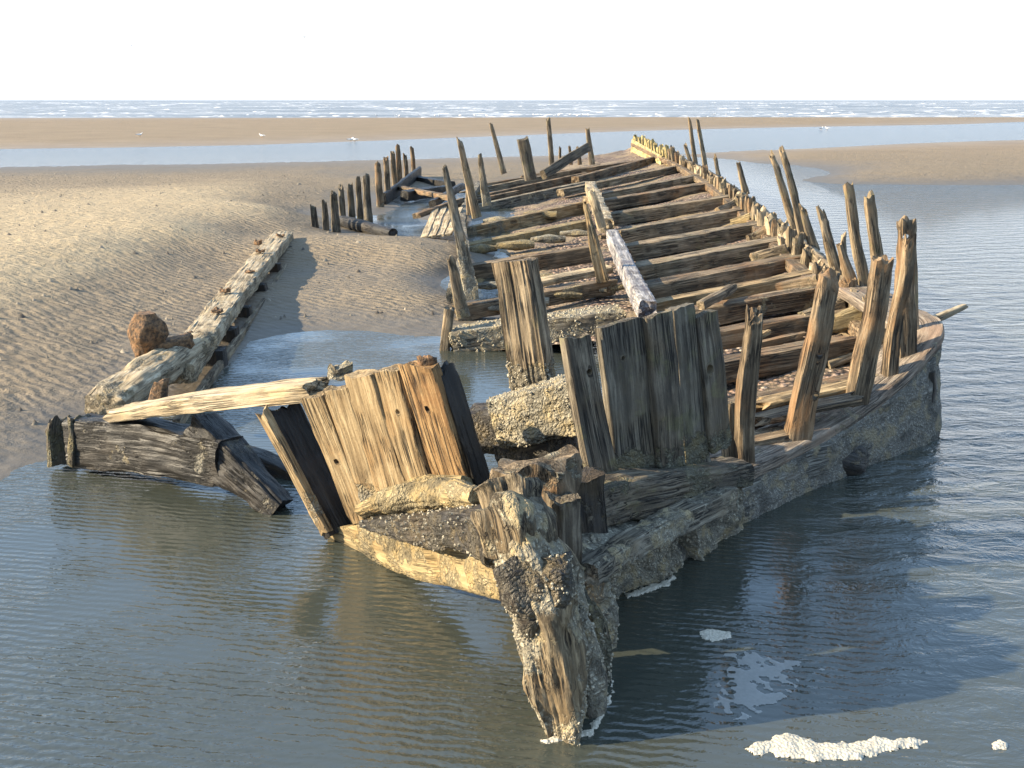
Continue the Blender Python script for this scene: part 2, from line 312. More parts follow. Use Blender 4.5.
SEED = [0]
def timber(name, pts, wd, dp, mat='grey', parent=None, face=(0, -1, 0), rough=1.0, lump=1.0, jag0=.02, jag1=.05,
           bend=.008, crust=None, res=None, holes=(), rnd=.07, resl=None, edge=1.0):
    """a weathered baulk swept along pts; wd across the face, dp along the face direction; lists taper it"""
    SEED[0] += 1; sd = SEED[0] * 13.37
    pts = [Vector(p) for p in pts]; face = Vector(face).normalized()
    L = sum((pts[i + 1] - pts[i]).length for i in range(len(pts) - 1))
    dist = sum((p.y for p in pts)) / len(pts)
    if res is None: res = min(.09, max(.012, dist * .0026))
    w0 = max(wd) if isinstance(wd, (list, tuple)) else wd; d0 = max(dp) if isinstance(dp, (list, tuple)) else dp
    nw = max(3, min(26, int(w0 / res))); nd = max(3, min(26, int(d0 / res)))
    ns = max(6, min(140, int(L / (resl or res * 2.2))))
    per = []      # unit square perimeter (-.5..5)
    for i in range(nw): per.append((-.5 + i / nw, -.5))
    for i in range(nd): per.append((.5, -.5 + i / nd))
    for i in range(nw): per.append((.5 - i / nw, .5))
    for i in range(nd): per.append((-.5, .5 - i / nd))
    n = len(per)
    V, G, C, Fc = [], [], [], []
    jf = min(16, 1.6 / max(w0, .08))
    gx = min(.007, .05 * min(w0, d0)) * rough; lx = .045 * min(w0, d0, .3) * lump
    def place(a0, b0, t, shrink=1.0):
        p = path_sample(pts, t); e = .01
        tn = (path_sample(pts, min(1, t + e)) - path_sample(pts, max(0, t - e))).normalized()
        sx = tn.cross(face).normalized(); fy = sx.cross(tn).normalized()
        wv, dv = lerp_list(wd, t), lerp_list(dp, t)
        # rounded corners
        q = 1.0
        cx = max(0, abs(a0) - (.5 - rnd)); cy = max(0, abs(b0) - (.5 - rnd))
        if cx > 0 and cy > 0:
            l = math.hypot(cx, cy); fct = rnd / l if l > rnd else 1
            a0 = math.copysign(.5 - rnd + cx * fct, a0); b0 = math.copysign(.5 - rnd + cy * fct, b0)
        cornerness = ss(.3, .5, abs(a0)) * ss(.3, .5, abs(b0))
        a, b, s = a0 * wv * shrink, b0 * dv * shrink, t * L
        g1 = N((a * 46 + sd, b * 46, s * 1.0)); g2 = N((a * 80, b * 80 + sd, s * 3.0))
        l1 = N((a * 5 + sd, b * 5, s * 2.6 + sd)); l2 = N((a * 13, b * 13 + sd, s * 9))
        d = gx * (-abs(g1) * 1.6 + .4 * g2) + lx * (l1 + .4 * l2)
        d -= edge * cornerness * max(0, .3 + N((s * 6 + sd, a0 * 3, b0 * 3)) * 1.3) * .10 * min(w0, d0)
        cv = 0.0
        wp = p + sx * a + fy * b
        if crust is not None:
            cv = crust(wp, t) if callable(crust) else crust
            if cv > .3:
                cvv = min(1, cv); d += cvv * (.010 * N((wp.x * 40, wp.y * 40, wp.z * 40)) + .022 * N((wp.x * 14, wp.y * 14, wp.z * 14 + sd)))
        rr = math.hypot(a, b) or 1e-6
        # outward in section
        oa = a0 / .5; ob = b0 / .5
        if abs(oa) > abs(ob): na, nb = math.copysign(1, oa), ob ** 5 if ob >= 0 else -(-ob) ** 5
        else: na, nb = (oa ** 5 if oa >= 0 else -(-oa) ** 5), math.copysign(1, ob)
        a += na * d * shrink; b += nb * d * shrink
        bx = bend * math.sin(t * math.pi) * N((s * .9 + sd, 3.1, 0)) * 3; by = bend * math.sin(t * math.pi) * N((s * .9 + sd, 9.4, 0)) * 3
        js = 0
        if jag1:
            zone = min(1, jag1 * 3 / L); f = ss(1 - zone, 1, t)
            js -= f * jag1 * (.9 + N((a * jf + sd, b * jf, 2)) * 1.2 + .6 * N((a * jf * 2.7, b * jf * 2.7, sd)))
        if jag0:
            zone = min(1, jag0 * 3 / L); f = ss(1 - zone, 1, 1 - t)
            js += f * jag0 * (.9 + N((a * 16, b * 16 + sd, 7)) * 1.2)
        return p + sx * (a + bx) + fy * (b + by) + tn * js, (a, b, s), cv
    for j in range(ns + 1):
        t = j / ns
        for a0, b0 in per:
            v, g, cv = place(a0, b0, t); V.append(v); G.append(g); C.append(cv)
    for j in range(ns):
        for i in range(n):
            i2 = (i + 1) % n; Fc.append((j * n + i, j * n + i2, (j + 1) * n + i2, (j + 1) * n + i))
    for t, base, flip in ((0, 0, True), (1, ns * n, False)):
        prev = list(range(base, base + n))
        for sh in (.7, .38):
            cur = []
            for a0, b0 in per:
                v, g, cv = place(a0, b0, t, sh); cur.append(len(V)); V.append(v); G.append(g); C.append(cv)
            for i in range(n):
                i2 = (i + 1) % n; q = (prev[i], prev[i2], cur[i2], cur[i])
                Fc.append(q[::-1] if flip else q)
            prev = cur
        v, g, cv = place(0.0001, 0.0001, t, .05); c = len(V); V.append(v); G.append(g); C.append(cv)
        for i in range(n):
            q = (prev[i], prev[(i + 1) % n], c); Fc.append(q[::-1] if flip else q)
    me = mesh_from(name, V, Fc, G, C)
    bm = bmesh.new(); bm.from_mesh(me); bmesh.ops.recalc_face_normals(bm, faces=bm.faces); bm.to_mesh(me); bm.free()
    me.set_sharp_from_angle(angle=R(38))
    o = link(name, me, mat, parent)
    if holes: cut(o, holes)
    return o
def cut(o, holes):
    """bore real holes: (point, direction, radius)"""
    base = o.matrix_world.copy(); off = o.location.copy()
    pw = Vector((0, 0, 0)); q = o.parent
    while q is not None: pw += q.location; q = q.parent
    bm = bmesh.new()
    for p, d, r in holes:
        d = Vector(d).normalized(); rot = d.to_track_quat('Z', 'Y').to_matrix().to_4x4()
        from mathutils import Matrix
        bmesh.ops.create_cone(bm, cap_ends=True, segments=12, radius1=r * .9, radius2=r * 1.1, depth=.5, matrix=Matrix.Translation(Vector(p)) @ rot)
    cm = bpy.data.meshes.new('cutter'); bm.to_mesh(cm); bm.free()
    c = bpy.data.objects.new('cutter', cm); COL.objects.link(c); c.location = (0, 0, 0)
    # author frame = world frame for both
    par = o.parent; o.parent = None; o.location = (0, 0, 0)
    md = o.modifiers.new('b', 'BOOLEAN'); md.object = c; md.operation = 'DIFFERENCE'; md.solver = 'EXACT'
    bpy.context.view_layer.update()
    dg = bpy.context.evaluated_depsgraph_get()
    nm = bpy.data.meshes.new_from_object(o.evaluated_get(dg), depsgraph=dg)
    o.modifiers.clear()
    if len(nm.vertices) > 50:
        old = o.data; o.data = nm; nm.name = old.name
    bpy.data.objects.remove(c)
    if par is not None: o.parent = par; o.location = off

def sheet(name, cols, thick, mat, parent, rows=14, sub=8, lump=.03, seam=.22, crust=None, inward=None, resx=.05, seamd=.014):
    """hull planking: cols = [(bottom, top)] outer points; a solid of given thickness with strake seams"""
    SEED[0] += 1; sd = SEED[0] * 7.77
    bots = [Vector(c[0]) for c in cols]; tops = [Vector(c[1]) for c in cols]
    L = sum((tops[i + 1] - tops[i]).length for i in range(len(tops) - 1))
    nx = max(12, min(420, int(L / resx)))
    grid_o, grid_i = [], []
    V, G, C, Fc = [], [], [], []
    def add(v, g, c): V.append(v); G.append(g); C.append(c); return len(V) - 1
    for i in range(nx + 1):
        t = i / nx; b = path_sample(bots, t); a = path_sample(tops, t)
        e = .004; tn = (path_sample(tops, min(1, t + e)) - path_sample(tops, max(0, t - e))); tn.normalize()
        upv = (a - b); ln = upv.length; up = upv.normalized(); nr = tn.cross(up).normalized()
        if inward is not None and nr.dot(Vector(inward)) > 0: nr = -nr
        go, gi = [], []
        for j in range(rows + 1):
            r = j / rows; p = b + upv * r; hgt = r * ln; s = t * L
            if j == rows: p = p + up * (.02 * N((s * 5 + sd, 1, 1)) + .012 * N((s * 16, sd, 1)))
            d = lump * (N((s * 1.6 + sd, hgt * 3, 1)) + .7 * N((s * 5, hgt * 7 + sd, 4)) + .45 * N((s * 15, hgt * 15, sd)))
            fs = ((hgt + .02 * N((s * .7, sd, 0))) / seam) % 1.0
            d -= seamd * (1 - ss(0, .12, min(fs, 1 - fs)))
            cv = crust(p, t, r) if crust else 0
            go.append(add(p + nr * d, (hgt, .1, s), cv))
            gi.append(add(p - nr * (thick + .5 * lump * N((s * 3, hgt * 5, sd))), (hgt, thick, s), cv * .6))
        grid_o.append(go); grid_i.append(gi)
    for i in range(nx):
        for j in range(rows):
            Fc.append((grid_o[i][j], grid_o[i + 1][j], grid_o[i + 1][j + 1], grid_o[i][j + 1]))
            Fc.append((grid_i[i][j + 1], grid_i[i + 1][j + 1], grid_i[i + 1][j], grid_i[i][j]))
        Fc.append((grid_o[i][rows], grid_o[i + 1][rows], grid_i[i + 1][rows], grid_i[i][rows]))
        Fc.append((grid_i[i][0], grid_i[i + 1][0], grid_o[i + 1][0], grid_o[i][0]))
    for i in (0, nx):
        for j in range(rows):
            q = (grid_o[i][j], grid_o[i][j + 1], grid_i[i][j + 1], grid_i[i][j]); Fc.append(q if i == 0 else q[::-1])
    me = mesh_from(name, V, Fc, G, C)
    bm = bmesh.new(); bm.from_mesh(me); bmesh.ops.recalc_face_normals(bm, faces=bm.faces); bm.to_mesh(me); bm.free()
    return link(name, me, mat, parent)

def barnacles(o, count, thr=.5, rmin=.006, rmax=.014, seed=1, mat='barnacle', keep=None):
    """a crust of little truncated cones on a part, one sub-part"""
    rg = random.Random(seed); me = o.data; me.calc_loop_triangles()
    at = me.attributes.get('crust'); 
    cv = np.empty(len(me.vertices), 'f'); at.data.foreach_get('value', cv)
    tris = [t for t in me.loop_triangles if cv[list(t.vertices)].mean() > thr]
    if keep: tris = [t for t in tris if keep((me.vertices[t.vertices[0]].co + me.vertices[t.vertices[1]].co) / 2)]
    if not tris: return
    ar = [t.area for t in tris]
    V, Fc = [], []
    for t in rg.choices(tris, ar, k=count):
        a, b = rg.random(), rg.random()
        if a + b > 1: a, b = 1 - a, 1 - b
        A, B, Cc = (me.vertices[i].co for i in t.vertices); p = A + (B - A) * a + (Cc - A) * b
        if N((p.x * 9 + 3, p.y * 9, p.z * 9)) < -.12: continue
        nr = Vector(t.normal); tx = nr.orthogonal().normalized(); ty = nr.cross(tx)
        r = rg.uniform(rmin, rmax); hgt = r * rg.uniform(.7, 1.2); k0 = len(V); m = 6; tw = rg.random() * 6
        for rad, hz in ((1, -.2), (.55, 1), (.36, .55)):
            for i in range(m):
                an = tw + i * 6.283 / m; V.append(p + (tx * math.cos(an) + ty * math.sin(an)) * r * rad * rg.uniform(.85, 1.15) + nr * hgt * hz)
        for q in range(2):
            for i in range(m):
                i2 = (i + 1) % m; Fc.append((k0 + q * m + i, k0 + q * m + i2, k0 + (q + 1) * m + i2, k0 + (q + 1) * m + i))
        Fc.append(tuple(k0 + 2 * m + i for i in range(m)))
    me2 = mesh_from('barnacles', V, Fc, smooth=False)
    b = bpy.data.objects.new('barnacles', me2); COL.objects.link(b); me2.materials.append(M[mat]); b.parent = o; b['kind'] = 'stuff'

# ------------------------------------------------------------------ ground and water
CP = []      # (px, py, z) read off the photo
def cp(z, *pp):
    for a, b in pp: CP.append((a, b, z))
# far bar
cp(0.0, (-500, 119), (-200, 118.5), (0, 118), (250, 117.5), (500, 116.5), (750, 115), (1000, 113.5), (1400, 112))
cp(.22, (-500, 132), (-200, 131), (0, 131), (130, 130), (250, 129), (380, 127), (500, 125), (620, 123), (750, 121))
cp(.10, (870, 118.5), (940, 118), (1024, 117), (1400, 116))
cp(0.0, (-500, 151), (-200, 150.5), (0, 149), (120, 147.5), (250, 145), (380, 140.5), (500, 136), (620, 131.5), (750, 128), (860, 126), (950, 124.5), (1024, 122), (1400, 120))
# channel
cp(-.14, (-500, 161), (-200, 160), (0, 158), (120, 156), (250, 154), (380, 151), (500, 147), (620, 144), (750, 140), (860, 135), (950, 131), (1024, 129), (1400, 127))
cp(0.0, (-500, 170), (-200, 169), (0, 167), (120, 165), (250, 163), (380, 160), (500, 157), (600, 155), (720, 152), (800, 149), (900, 144), (1024, 140), (1400, 136))
# right-hand bar
cp(.16, (800, 156), (900, 158), (1024, 158), (1400, 158))
cp(.12, (870, 172), (1024, 173), (1400, 172))
cp(0.0, (735, 160), (790, 165), (820, 169), (828, 175), (810, 182), (850, 184.5), (930, 185), (1024, 185), (1400, 186))
cp(-.05, (760, 171), (800, 174), (720, 170)); cp(-.12, (790, 190))
cp(-.22, (850, 195), (950, 200), (1100, 205), (1400, 215), (900, 240), (1050, 280), (1400, 300), (950, 340), (1000, 450), (1400, 500),
   (800, 520), (900, 650), (700, 620), (1000, 760), (400, 620), (200, 560), (100, 700), (500, 760), (-200, 760), (-500, 800), (300, 500), (1400, 900))
# sand behind the wreck and on the left
cp(.10, (-400, 177), (0, 175), (200, 173), (330, 170), (450, 167), (560, 165))
cp(.30, (-400, 190), (0, 187), (150, 184), (270, 180)); cp(.16, (340, 180), (430, 175))
cp(.48, (-400, 215), (0, 210), (110, 200), (190, 195)); cp(.36, (260, 192))
cp(.56, (-400, 255), (-150, 248), (0, 238), (80, 226), (150, 215)); cp(.56, (-150, 285), (0, 262), (90, 241), (165, 224)); cp(.46, (225, 209)); cp(.36, (280, 207))
cp(.30, (-150, 350), (40, 312), (110, 278), (185, 248), (235, 226)); cp(.28, (275, 222))
cp(.14, (-100, 410), (0, 392), (55, 366), (105, 338), (160, 303), (220, 262), (262, 236))
cp(.05, (0, 440), (50, 418), (-150, 460))
cp(0.0, (-300, 530), (-120, 500), (0, 478), (60, 452), (95, 428), (150, 415))
cp(-.06, (60, 490), (0, 520), (130, 445), (200, 420)); cp(-.12, (-200, 580))
# sand and pools inside the wreck
cp(0.0, (205, 392), (222, 372), (240, 352), (265, 338), (300, 332), (340, 331), (390, 335), (435, 336))
cp(.05, (245, 325), (300, 318), (360, 318), (420, 318)); cp(.12, (280, 290), (340, 285), (400, 285), (430, 300)); cp(.16, (300, 260), (370, 258), (430, 262))
cp(.30, (300, 238), (350, 242), (400, 246)); cp(.10, (260, 275))
cp(-.10, (280, 355), (350, 350), (430, 365), (300, 390), (420, 400), (480, 440), (380, 440))
cp(.02, (330, 230), (350, 228), (435, 238)); cp(-.05, (385, 223), (405, 226), (415, 216)); cp(.03, (370, 212), (380, 206), (430, 215)); cp(.06, (300, 214), (345, 195), (390, 176), (420, 190), (450, 215))
cp(-.15, (470, 240), (475, 285), (500, 200), (500, 300), (540, 240)); cp(-.02, (500, 350), (560, 330)); cp(-.1, (600, 300), (700, 250), (760, 300), (650, 200), (700, 420), (600, 420), (560, 500))
cp(.0, (660, 170))
pts = []
for a, b, z in CP:
    q = PZ(a, b, z); pts.append((q.x / q.y, math.log(q.y), z))
pts += [(u, math.log(2.0), -.25) for u in (-2, -1, 0, 1, 2)] + [(-2.5, math.log(12), .3), (-2.5, math.log(7), .1), (2.5, math.log(12), -.3)]
P = np.array(pts); U = P[:, :2] * np.array([1.0, .8]); Zc = P[:, 2]
def tps(r2): return np.where(r2 > 1e-12, .5 * r2 * np.log(np.maximum(r2, 1e-12)), 0)
def solve(U, Zc, lam=2e-4):
    n = len(U); d2 = ((U[:, None] - U[None]) ** 2).sum(-1); K = tps(d2) + lam * np.eye(n)
    Q = np.hstack([np.ones((n, 1)), U]); A = np.zeros((n + 3, n + 3)); A[:n, :n] = K; A[:n, n:] = Q; A[n:, :n] = Q.T
    return np.linalg.solve(A, np.concatenate([Zc, np.zeros(3)]))
sol = solve(U, Zc)
def height(u, v):
    X = np.stack([u, v * .8], -1).reshape(-1, 2); out = np.empty(len(X))
    for s in range(0, len(X), 20000):
        x = X[s:s + 20000]; d2 = ((x[:, None] - U[None]) ** 2).sum(-1)
        out[s:s + 20000] = tps(d2) @ sol[:-3] + sol[-3] + x @ sol[-2:]
    return np.clip(out.reshape(u.shape), -.35, .95)
def hz(x, y): return float(height(np.array([[x / y]]), np.array([[math.log(y)]]))[0, 0])
yy = np.concatenate([np.geomspace(1.2, 5, 24)[:-1], np.geomspace(5, 45, 380)[:-1], np.geomspace(45, 240, 200)[:-1], np.geomspace(240, 30000, 24)])
uu = np.concatenate([np.linspace(-3.2, -.95, 30)[:-1], np.linspace(-.95, .75, 440)[:-1], np.linspace(.75, 3.2, 30)])
UU, YY = np.meshgrid(uu, yy); XX = UU * YY
ZZ = height(UU, np.log(YY))
fine = np.zeros_like(ZZ)
for i in range(ZZ.shape[0]):
    if yy[i] > 60: break
    for j in range(ZZ.shape[1]):
        if ZZ[i, j] > -.05 and -1.1 < uu[j] < .8:
            x, y = XX[i, j], YY[i, j]
            q = N((x * 2.3, y * 3.2, 0)) * .018 + N((x * 7, y * 9, 3)) * .014 + N((x * .7, y * .9, 5)) * .02 + N((x * 16, y * 18, 3)) * .006
            fine[i, j] = q * min(1, max(.45, (ZZ[i, j]) / .2))
ZZ = ZZ + fine
ZZ = np.where(YY > 168, np.minimum(ZZ, -.01 * (YY - 168)), ZZ); ZZ = np.maximum(ZZ, -1.5)
nv, nu = ZZ.shape
idx = np.arange(nv * nu).reshape(nv, nu)
faces = np.stack([idx[:-1, :-1], idx[:-1, 1:], idx[1:, 1:], idx[1:, :-1]], -1).reshape(-1, 4)
def np_mesh(name, V, Fq):
    me = bpy.data.meshes.new(name); me.vertices.add(len(V)); me.vertices.foreach_set('co', V.astype('f').ravel())
    me.loops.add(Fq.size); me.loops.foreach_set('vertex_index', Fq.astype('i').ravel())
    me.polygons.add(len(Fq)); me.polygons.foreach_set('loop_start', np.arange(0, Fq.size, 4, dtype='i'))
    me.polygons.foreach_set('use_smooth', np.ones(len(Fq), bool)); me.update(calc_edges=True); me.validate(); return me
tag(link('sand', np_mesh('sand', np.stack([XX, YY, ZZ], -1).reshape(-1, 3), faces), 'sand'), kind='structure')
B = 40000
wy = np.concatenate([np.linspace(-60, 0, 13)[:-1], np.geomspace(.5, B, 90)]); wu = np.linspace(-1, 1, 81)
WX = np.sign(wu)[None, :] * (np.abs(wu)[None, :] ** 1.6) * np.maximum(60, 3 * np.abs(wy))[:, None]
WV = np.stack([WX, np.repeat(wy[:, None], 81, 1), np.zeros_like(WX)], -1).reshape(-1, 3)
wi = np.arange(len(wy) * 81).reshape(len(wy), 81)
wm = np_mesh('water', WV, np.stack([wi[:-1, :-1], wi[:-1, 1:], wi[1:, 1:], wi[1:, :-1]], -1).reshape(-1, 4))
tag(link('water', wm, 'water'), kind='structure')

# shell and weed debris on the sand
rg = random.Random(31); V, Fc = [], []
for i in range(1000):
    u = rg.uniform(-.9, .0); Y = math.exp(rg.uniform(math.log(7.0), math.log(40)))
    x = u * Y; h0 = hz(x, Y)
    if h0 < .05 or N((x * .6, Y * .6, 9)) < -.05: continue
    r_ = rg.uniform(.008, .03) * (1 + Y * .02); k0 = len(V); a0 = rg.random() * 6; st_ = rg.uniform(.6, 2.2)
    for a in range(6): V.append((x + math.cos(a0) * r_ * st_ * math.cos(a * 1.047) - math.sin(a0) * r_ * math.sin(a * 1.047), Y + math.sin(a0) * r_ * st_ * math.cos(a * 1.047) + math.cos(a0) * r_ * math.sin(a * 1.047), h0 - .02))
    V.append((x, Y, h0 + .02 + r_ * .8))
    for a in range(6): Fc.append((k0 + a, k0 + (a + 1) % 6, k0 + 6))
M['debris'] = flat_mat('shell_debris', (.30, .25, .18), .8, 0, 3, (.05, .04, .03))
tag(link('shell_debris', mesh_from('shell_debris', V, Fc), 'debris'), kind='stuff')

# breaking surf far out
V, Fc = [], []
rg = random.Random(3)
for i in range(900):
    Y = 172 * math.exp(rg.random() ** 1.6 * 2.2); x = rg.uniform(-.75, .75) * Y
    L = rg.uniform(.005, .030) * Y * rg.choice((.4, .6, 1, 1.5)); hg = rg.uniform(.05, .22) * (Y / 260) ** .5; wd = hg * 5
    m = 14; k0 = len(V)
    for a in range(m + 1):
        t = a / m; e = math.sin(math.pi * t) ** .6; n1 = N((x + t * L * .25, Y, 1)); n2 = N((t * L * .8 + x, Y, 4))
        xx = x + (t - .5) * L; yb = Y + n1 * 4; h = hg * e * max(.08, .55 + n2)
        V += [(xx, yb - wd * .5, -.03), (xx, yb - wd * .15, h), (xx, yb + wd * .5, -.03)]
    for a in range(m):
        for q in range(2): Fc.append((k0 + a * 3 + q, k0 + a * 3 + 3 + q, k0 + a * 3 + 4 + q, k0 + a * 3 + 1 + q))
tag(link('surf', mesh_from('surf', V, Fc), 'surf'), kind='stuff')

# ------------------------------------------------------------------ the wreck
wreck = empty('shipwreck', (0.4, 9.0, 0.0), 'large decayed wooden shipwreck with jagged ribs, deck beams and barnacled bow in the water', 'shipwreck')
def T(name, pts, wd, dp, mat='grey', **kw): return timber(name, pts, wd, dp, mat, wreck, **kw)
def low(z0, z1, amt=1.0): return lambda p, t: amt * (1 - ss(z0, z1, p.z))

# --- starboard hull
wl = [(590, 612), (630, 588), (665, 575), (700, 548), (740, 525), (800, 496), (860, 470), (910, 450), (938, 432)]
rl = [(592, 520, 5.1), (635, 505, 5.35), (668, 496, 5.62), (705, 486, 5.95), (742, 484, 6.2), (800, 456, 6.7), (860, 421, 7.2), (910, 382, 7.7), (941, 341, 8.2)]
cols = []
for (a, b), (c, d, Y) in zip(wl, rl):
    q = PZ(a, b); p = PY(c, d, Y); bt = q + (q - p) * .6; bt.z = -.3; cols.append((bt, p))
sheer = [PY(941, 341, 8.2)]                       # deck-edge line, bow to stern
for px, py, z in ((868, 290, .90), (804, 238, .93), (770, 212, .95), (742, 191, .98), (704, 167, 1.03), (668, 151, 1.1), (640, 139, 1.18)):
    sheer.append(PZ(px, py, z))
sheer.insert(1, Vector((sheer[0].x + .03, 9.1, .88)))
for s in sheer[1:]:
    cols.append((Vector((s.x - .15, s.y, -.3)), s.copy()))
near = sheet('hull_planking', cols[:11], .14, 'hull', wreck, rows=16, lump=.028, resx=.035, inward=(-.6, .3, 0), seamd=.02,
             crust=lambda p, t, r: .52 + .30 * (1 - r) + .25 * N((p.x * 2, p.y * 2, p.z * 2)))
sheet('hull_planking', cols[9:], .12, 'grey', wreck, rows=8, lump=.02, resx=.15, inward=(-1, 0, 0), crust=lambda p, t, r: .2 + .5 * (1 - r))
# covering board along the starboard bow rail
cb = [PY(c, d, Y) + Vector((-.14, .17, .035)) for c, d, Y in rl[4:]] + [Vector((sheer[1].x - .16, sheer[1].y, .90)), Vector((sheer[2].x - .16, sheer[2].y, .92))]
T('covering_board', cb, .10, .44, 'board', face=(0.55, -.8, 0), rough=.9, lump=.5, jag0=.1, jag1=.1, crust=lambda p, t: .28 + .3 * N((p.x * 3, p.y * 3, 1)), res=.022, bend=0)
def along(t): return path_sample(sheer, t)
T('shelf', [along(t) + Vector((-.30, 0, -.22)) for t in (.08, .2, .32, .44, .56, .68, .8, .9, 1)], .16, .2, 'brown', face=(-1, 0, 0), bend=0, rough=1.3)
for (px, py, Y, rr) in ((844, 458, 7.28, .16),):
    c = PY(px, py, Y)
    T('iron_or_hole_lump', [c + Vector((-rr, -.02, .05)), c + Vector((0, -.04, 0)), c + Vector((rr * .9, .12, -.06))], [rr, rr * 1.5, rr * .9], [.16, .24, .16], 'mussel', face=(.55, -.8, 0), lump=6, rnd=.4, crust=.3, res=.016, jag0=0, jag1=0)
c = PY(927, 386, 7.95)  # the dark of a hole in the hull, put in as a black lump
T('iron_or_hole_lump', [c + Vector((0, 0, .13)), c + Vector((.02, 0, -.13))], .10, .14, 'mussel', face=(.8, -.6, 0), lump=5, rnd=.4, res=.016, jag0=0, jag1=0)
# wales on the starboard bow
W1 = [PY(566, 515, 5.0), PY(600, 500, 5.15), PY(660, 486, 5.5), PY(742, 466, 6.15)]
o = T('wale', [p + Vector((-.02, 0, -.02)) for p in W1], [.20, .24, .24, .16], .26, 'slate', face=(.6, -.8, .1), rough=1.6, lump=2.2, crust=lambda p, t: .35 + .5 * N((p.x * 4, p.y * 4, p.z * 4)), res=.016)
W2 = [PY(572, 572, 4.55), PY(620, 545, 4.95), PY(670, 518, 5.35), PY(722, 494, 5.85)]
o = T('wale', [p + Vector((.05, -.03, 0)) for p in W2], [.11, .13, .15, .17], .16, 'crust', face=(.6, -.8, .1), rough=1.2, lump=1.8, crust=lambda p, t: .38 + .5 * N((p.x * 4, p.y * 4, p.z * 4)), res=.014, jag1=.08)
# encrusted planking under the lower wale, broken by a hollow at the waterline
def ec(p, t, r): return .75 + .4 * N((p.x * 4, p.y * 4, p.z * 4))
def ecols(L):
    out = []
    for (a, b, c, d, Y) in L:
        q = PZ(a, b); p = PY(c, d, Y); bt = q + (q - p) * .5; bt.z = -.22; out.append((bt, p))
    return out
o = sheet('encrusted_planking', ecols([(598, 612, 580, 570, 4.5), (622, 600, 605, 552, 4.75), (645, 587, 640, 535, 5.05), (668, 578, 662, 522, 5.25), (682, 568, 672, 516, 5.36)]), .25, 'crust', wreck, rows=22, lump=.05, resx=.014, inward=(-.6, .8, 0), crust=ec, seam=.6, seamd=.004)
barnacles(o, 1500, .6, .005, .011, 71)
o = sheet('encrusted_planking', ecols([(699, 560, 690, 512, 5.46), (712, 552, 702, 505, 5.60), (728, 540, 724, 494, 5.82), (744, 528, 742, 488, 6.02)]), .25, 'crust', wreck, rows=20, lump=.05, resx=.014, inward=(-.6, .8, 0), crust=ec, seam=.6, seamd=.004)
barnacles(o, 700, .6, .005, .011, 72)
# --- starboard bow planks
def plank(tl, tr, bl, br, Y0, Y1, mat, thick=.07, holes=(), **kw):
    """upright board from its corner pixels; Y0 left, Y1 right edge distance"""
    a, b, c, d = PY(*tl, Y0), PY(*tr, Y1), PY(*bl, Y0), PY(*br, Y1)
    top, bot = (a + b) / 2, (c + d) / 2; ax = (b - a); ng = 0.90; fc = ax.cross(top - bot).normalized()
    if fc.y > 0: fc = -fc
    hs = [(PY(hx, hy, (Y0 + Y1) / 2), fc, r) for hx, hy, r in holes]
    o = T('bow_plank', [bot, top], [(d - c).length * ng, (b - a).length * ng], thick, mat, face=fc, holes=hs, **kw)
    o['face'] = 0; del o['face']
    return o
kw = dict(rough=.6, lump=.7, jag1=.02, jag0=.02, res=.011, crust=low(.66, .92, .62), edge=.6)
plank((560, 330), (588, 336), (588, 500), (622, 490), 5.32, 5.40, 'slate', .085, [(587, 371, .016)], **{**kw, 'jag1': .04})
plank((594, 323), (642, 316), (617, 495), (658, 488), 5.46, 5.66, 'stone', .07, [(617, 357, .014)], **kw)
plank((641, 312), (670, 310), (654, 488), (685, 480), 5.61, 5.74, 'slate', .075, **kw)
plank((667, 304), (691, 302), (680, 480), (711, 470), 5.80, 5.92, 'stone', .08, **kw)
plank((691, 303), (714, 318), (707, 462), (728, 440), 5.90, 6.02, 'slate', .08, [(701, 368, .03)], **kw)
# --- tall starboard timbers
def post(b, t, wpx, Y, mat='grey', name='rib', dpx=None, tip=.75, jag=.12, extra=None, face=(.15, -.98, 0), crust=None, dY=0.0, **kw):
    B0, T0 = PY(*b, Y), PY(*t, Y + dY); wv = W(B0, wpx) * .86; dv = W(B0, dpx or wpx * .8) * .8
    pp = [B0] + ([PY(ex, ey, Y + dY * .5) for ex, ey in extra] if extra else []) + [T0]
    wl = [wv * (1 - (1 - tip) * i_ / (len(pp) - 1)) for i_ in range(len(pp))]
    return T(name, pp, wl, [dv, dv * tip], mat, face=face, jag1=min(jag, .4 * (T0 - B0).length), jag0=.01, crust=crust, **kw)
def hole(px, py, Y, r, d=(-.3, -.9, 0)): return (PY(px, py, Y), d, r)
post((745, 476), (756, 300), 22, 6.4, 'brown', 'rib', 18, .8, .08, extra=[(745, 415), (751, 350)], lump=2.0, face=(.2, -.97, 0))
post((729, 462), (730, 398), 14, 6.5, 'grey', 'rib', 12, .9, .03, face=(.5, -.86, 0))
post((794, 452), (831, 268), 30, 6.85, 'brown', 'rib', 22, .72, .08, extra=[(805, 395), (820, 325)], lump=2.2, face=(.15, -.98, 0), holes=[hole(820, 351, 6.95, .022), hole(816, 391, 6.95, .02)])
post((854, 416), (883, 250), 25, 7.35, 'brown', 'rib', 22, .85, .08, extra=[(862, 365), (875, 305)], lump=2.0, face=(.15, -.98, 0))
post((888, 392), (912, 225), 18, 7.75, 'brown', 'rib', 18, .6, .14, extra=[(894, 335), (904, 280)], lump=2.0, face=(.15, -.98, 0))
post((906, 374), (907, 214), 22, 8.0, 'brown', 'rib', 18, .8, .07, extra=[(905, 310), (907, 260)], lump=1.8, face=(.15, -.98, 0), holes=[hole(905, 235, 8.1, .025)])
post((917, 362), (912, 232), 11, 8.35, 'grey', 'rib', 12, .6, .12)
post((870, 320), (847, 178), 13, 10.0, 'grey', 'rib', 11, .75, .06)
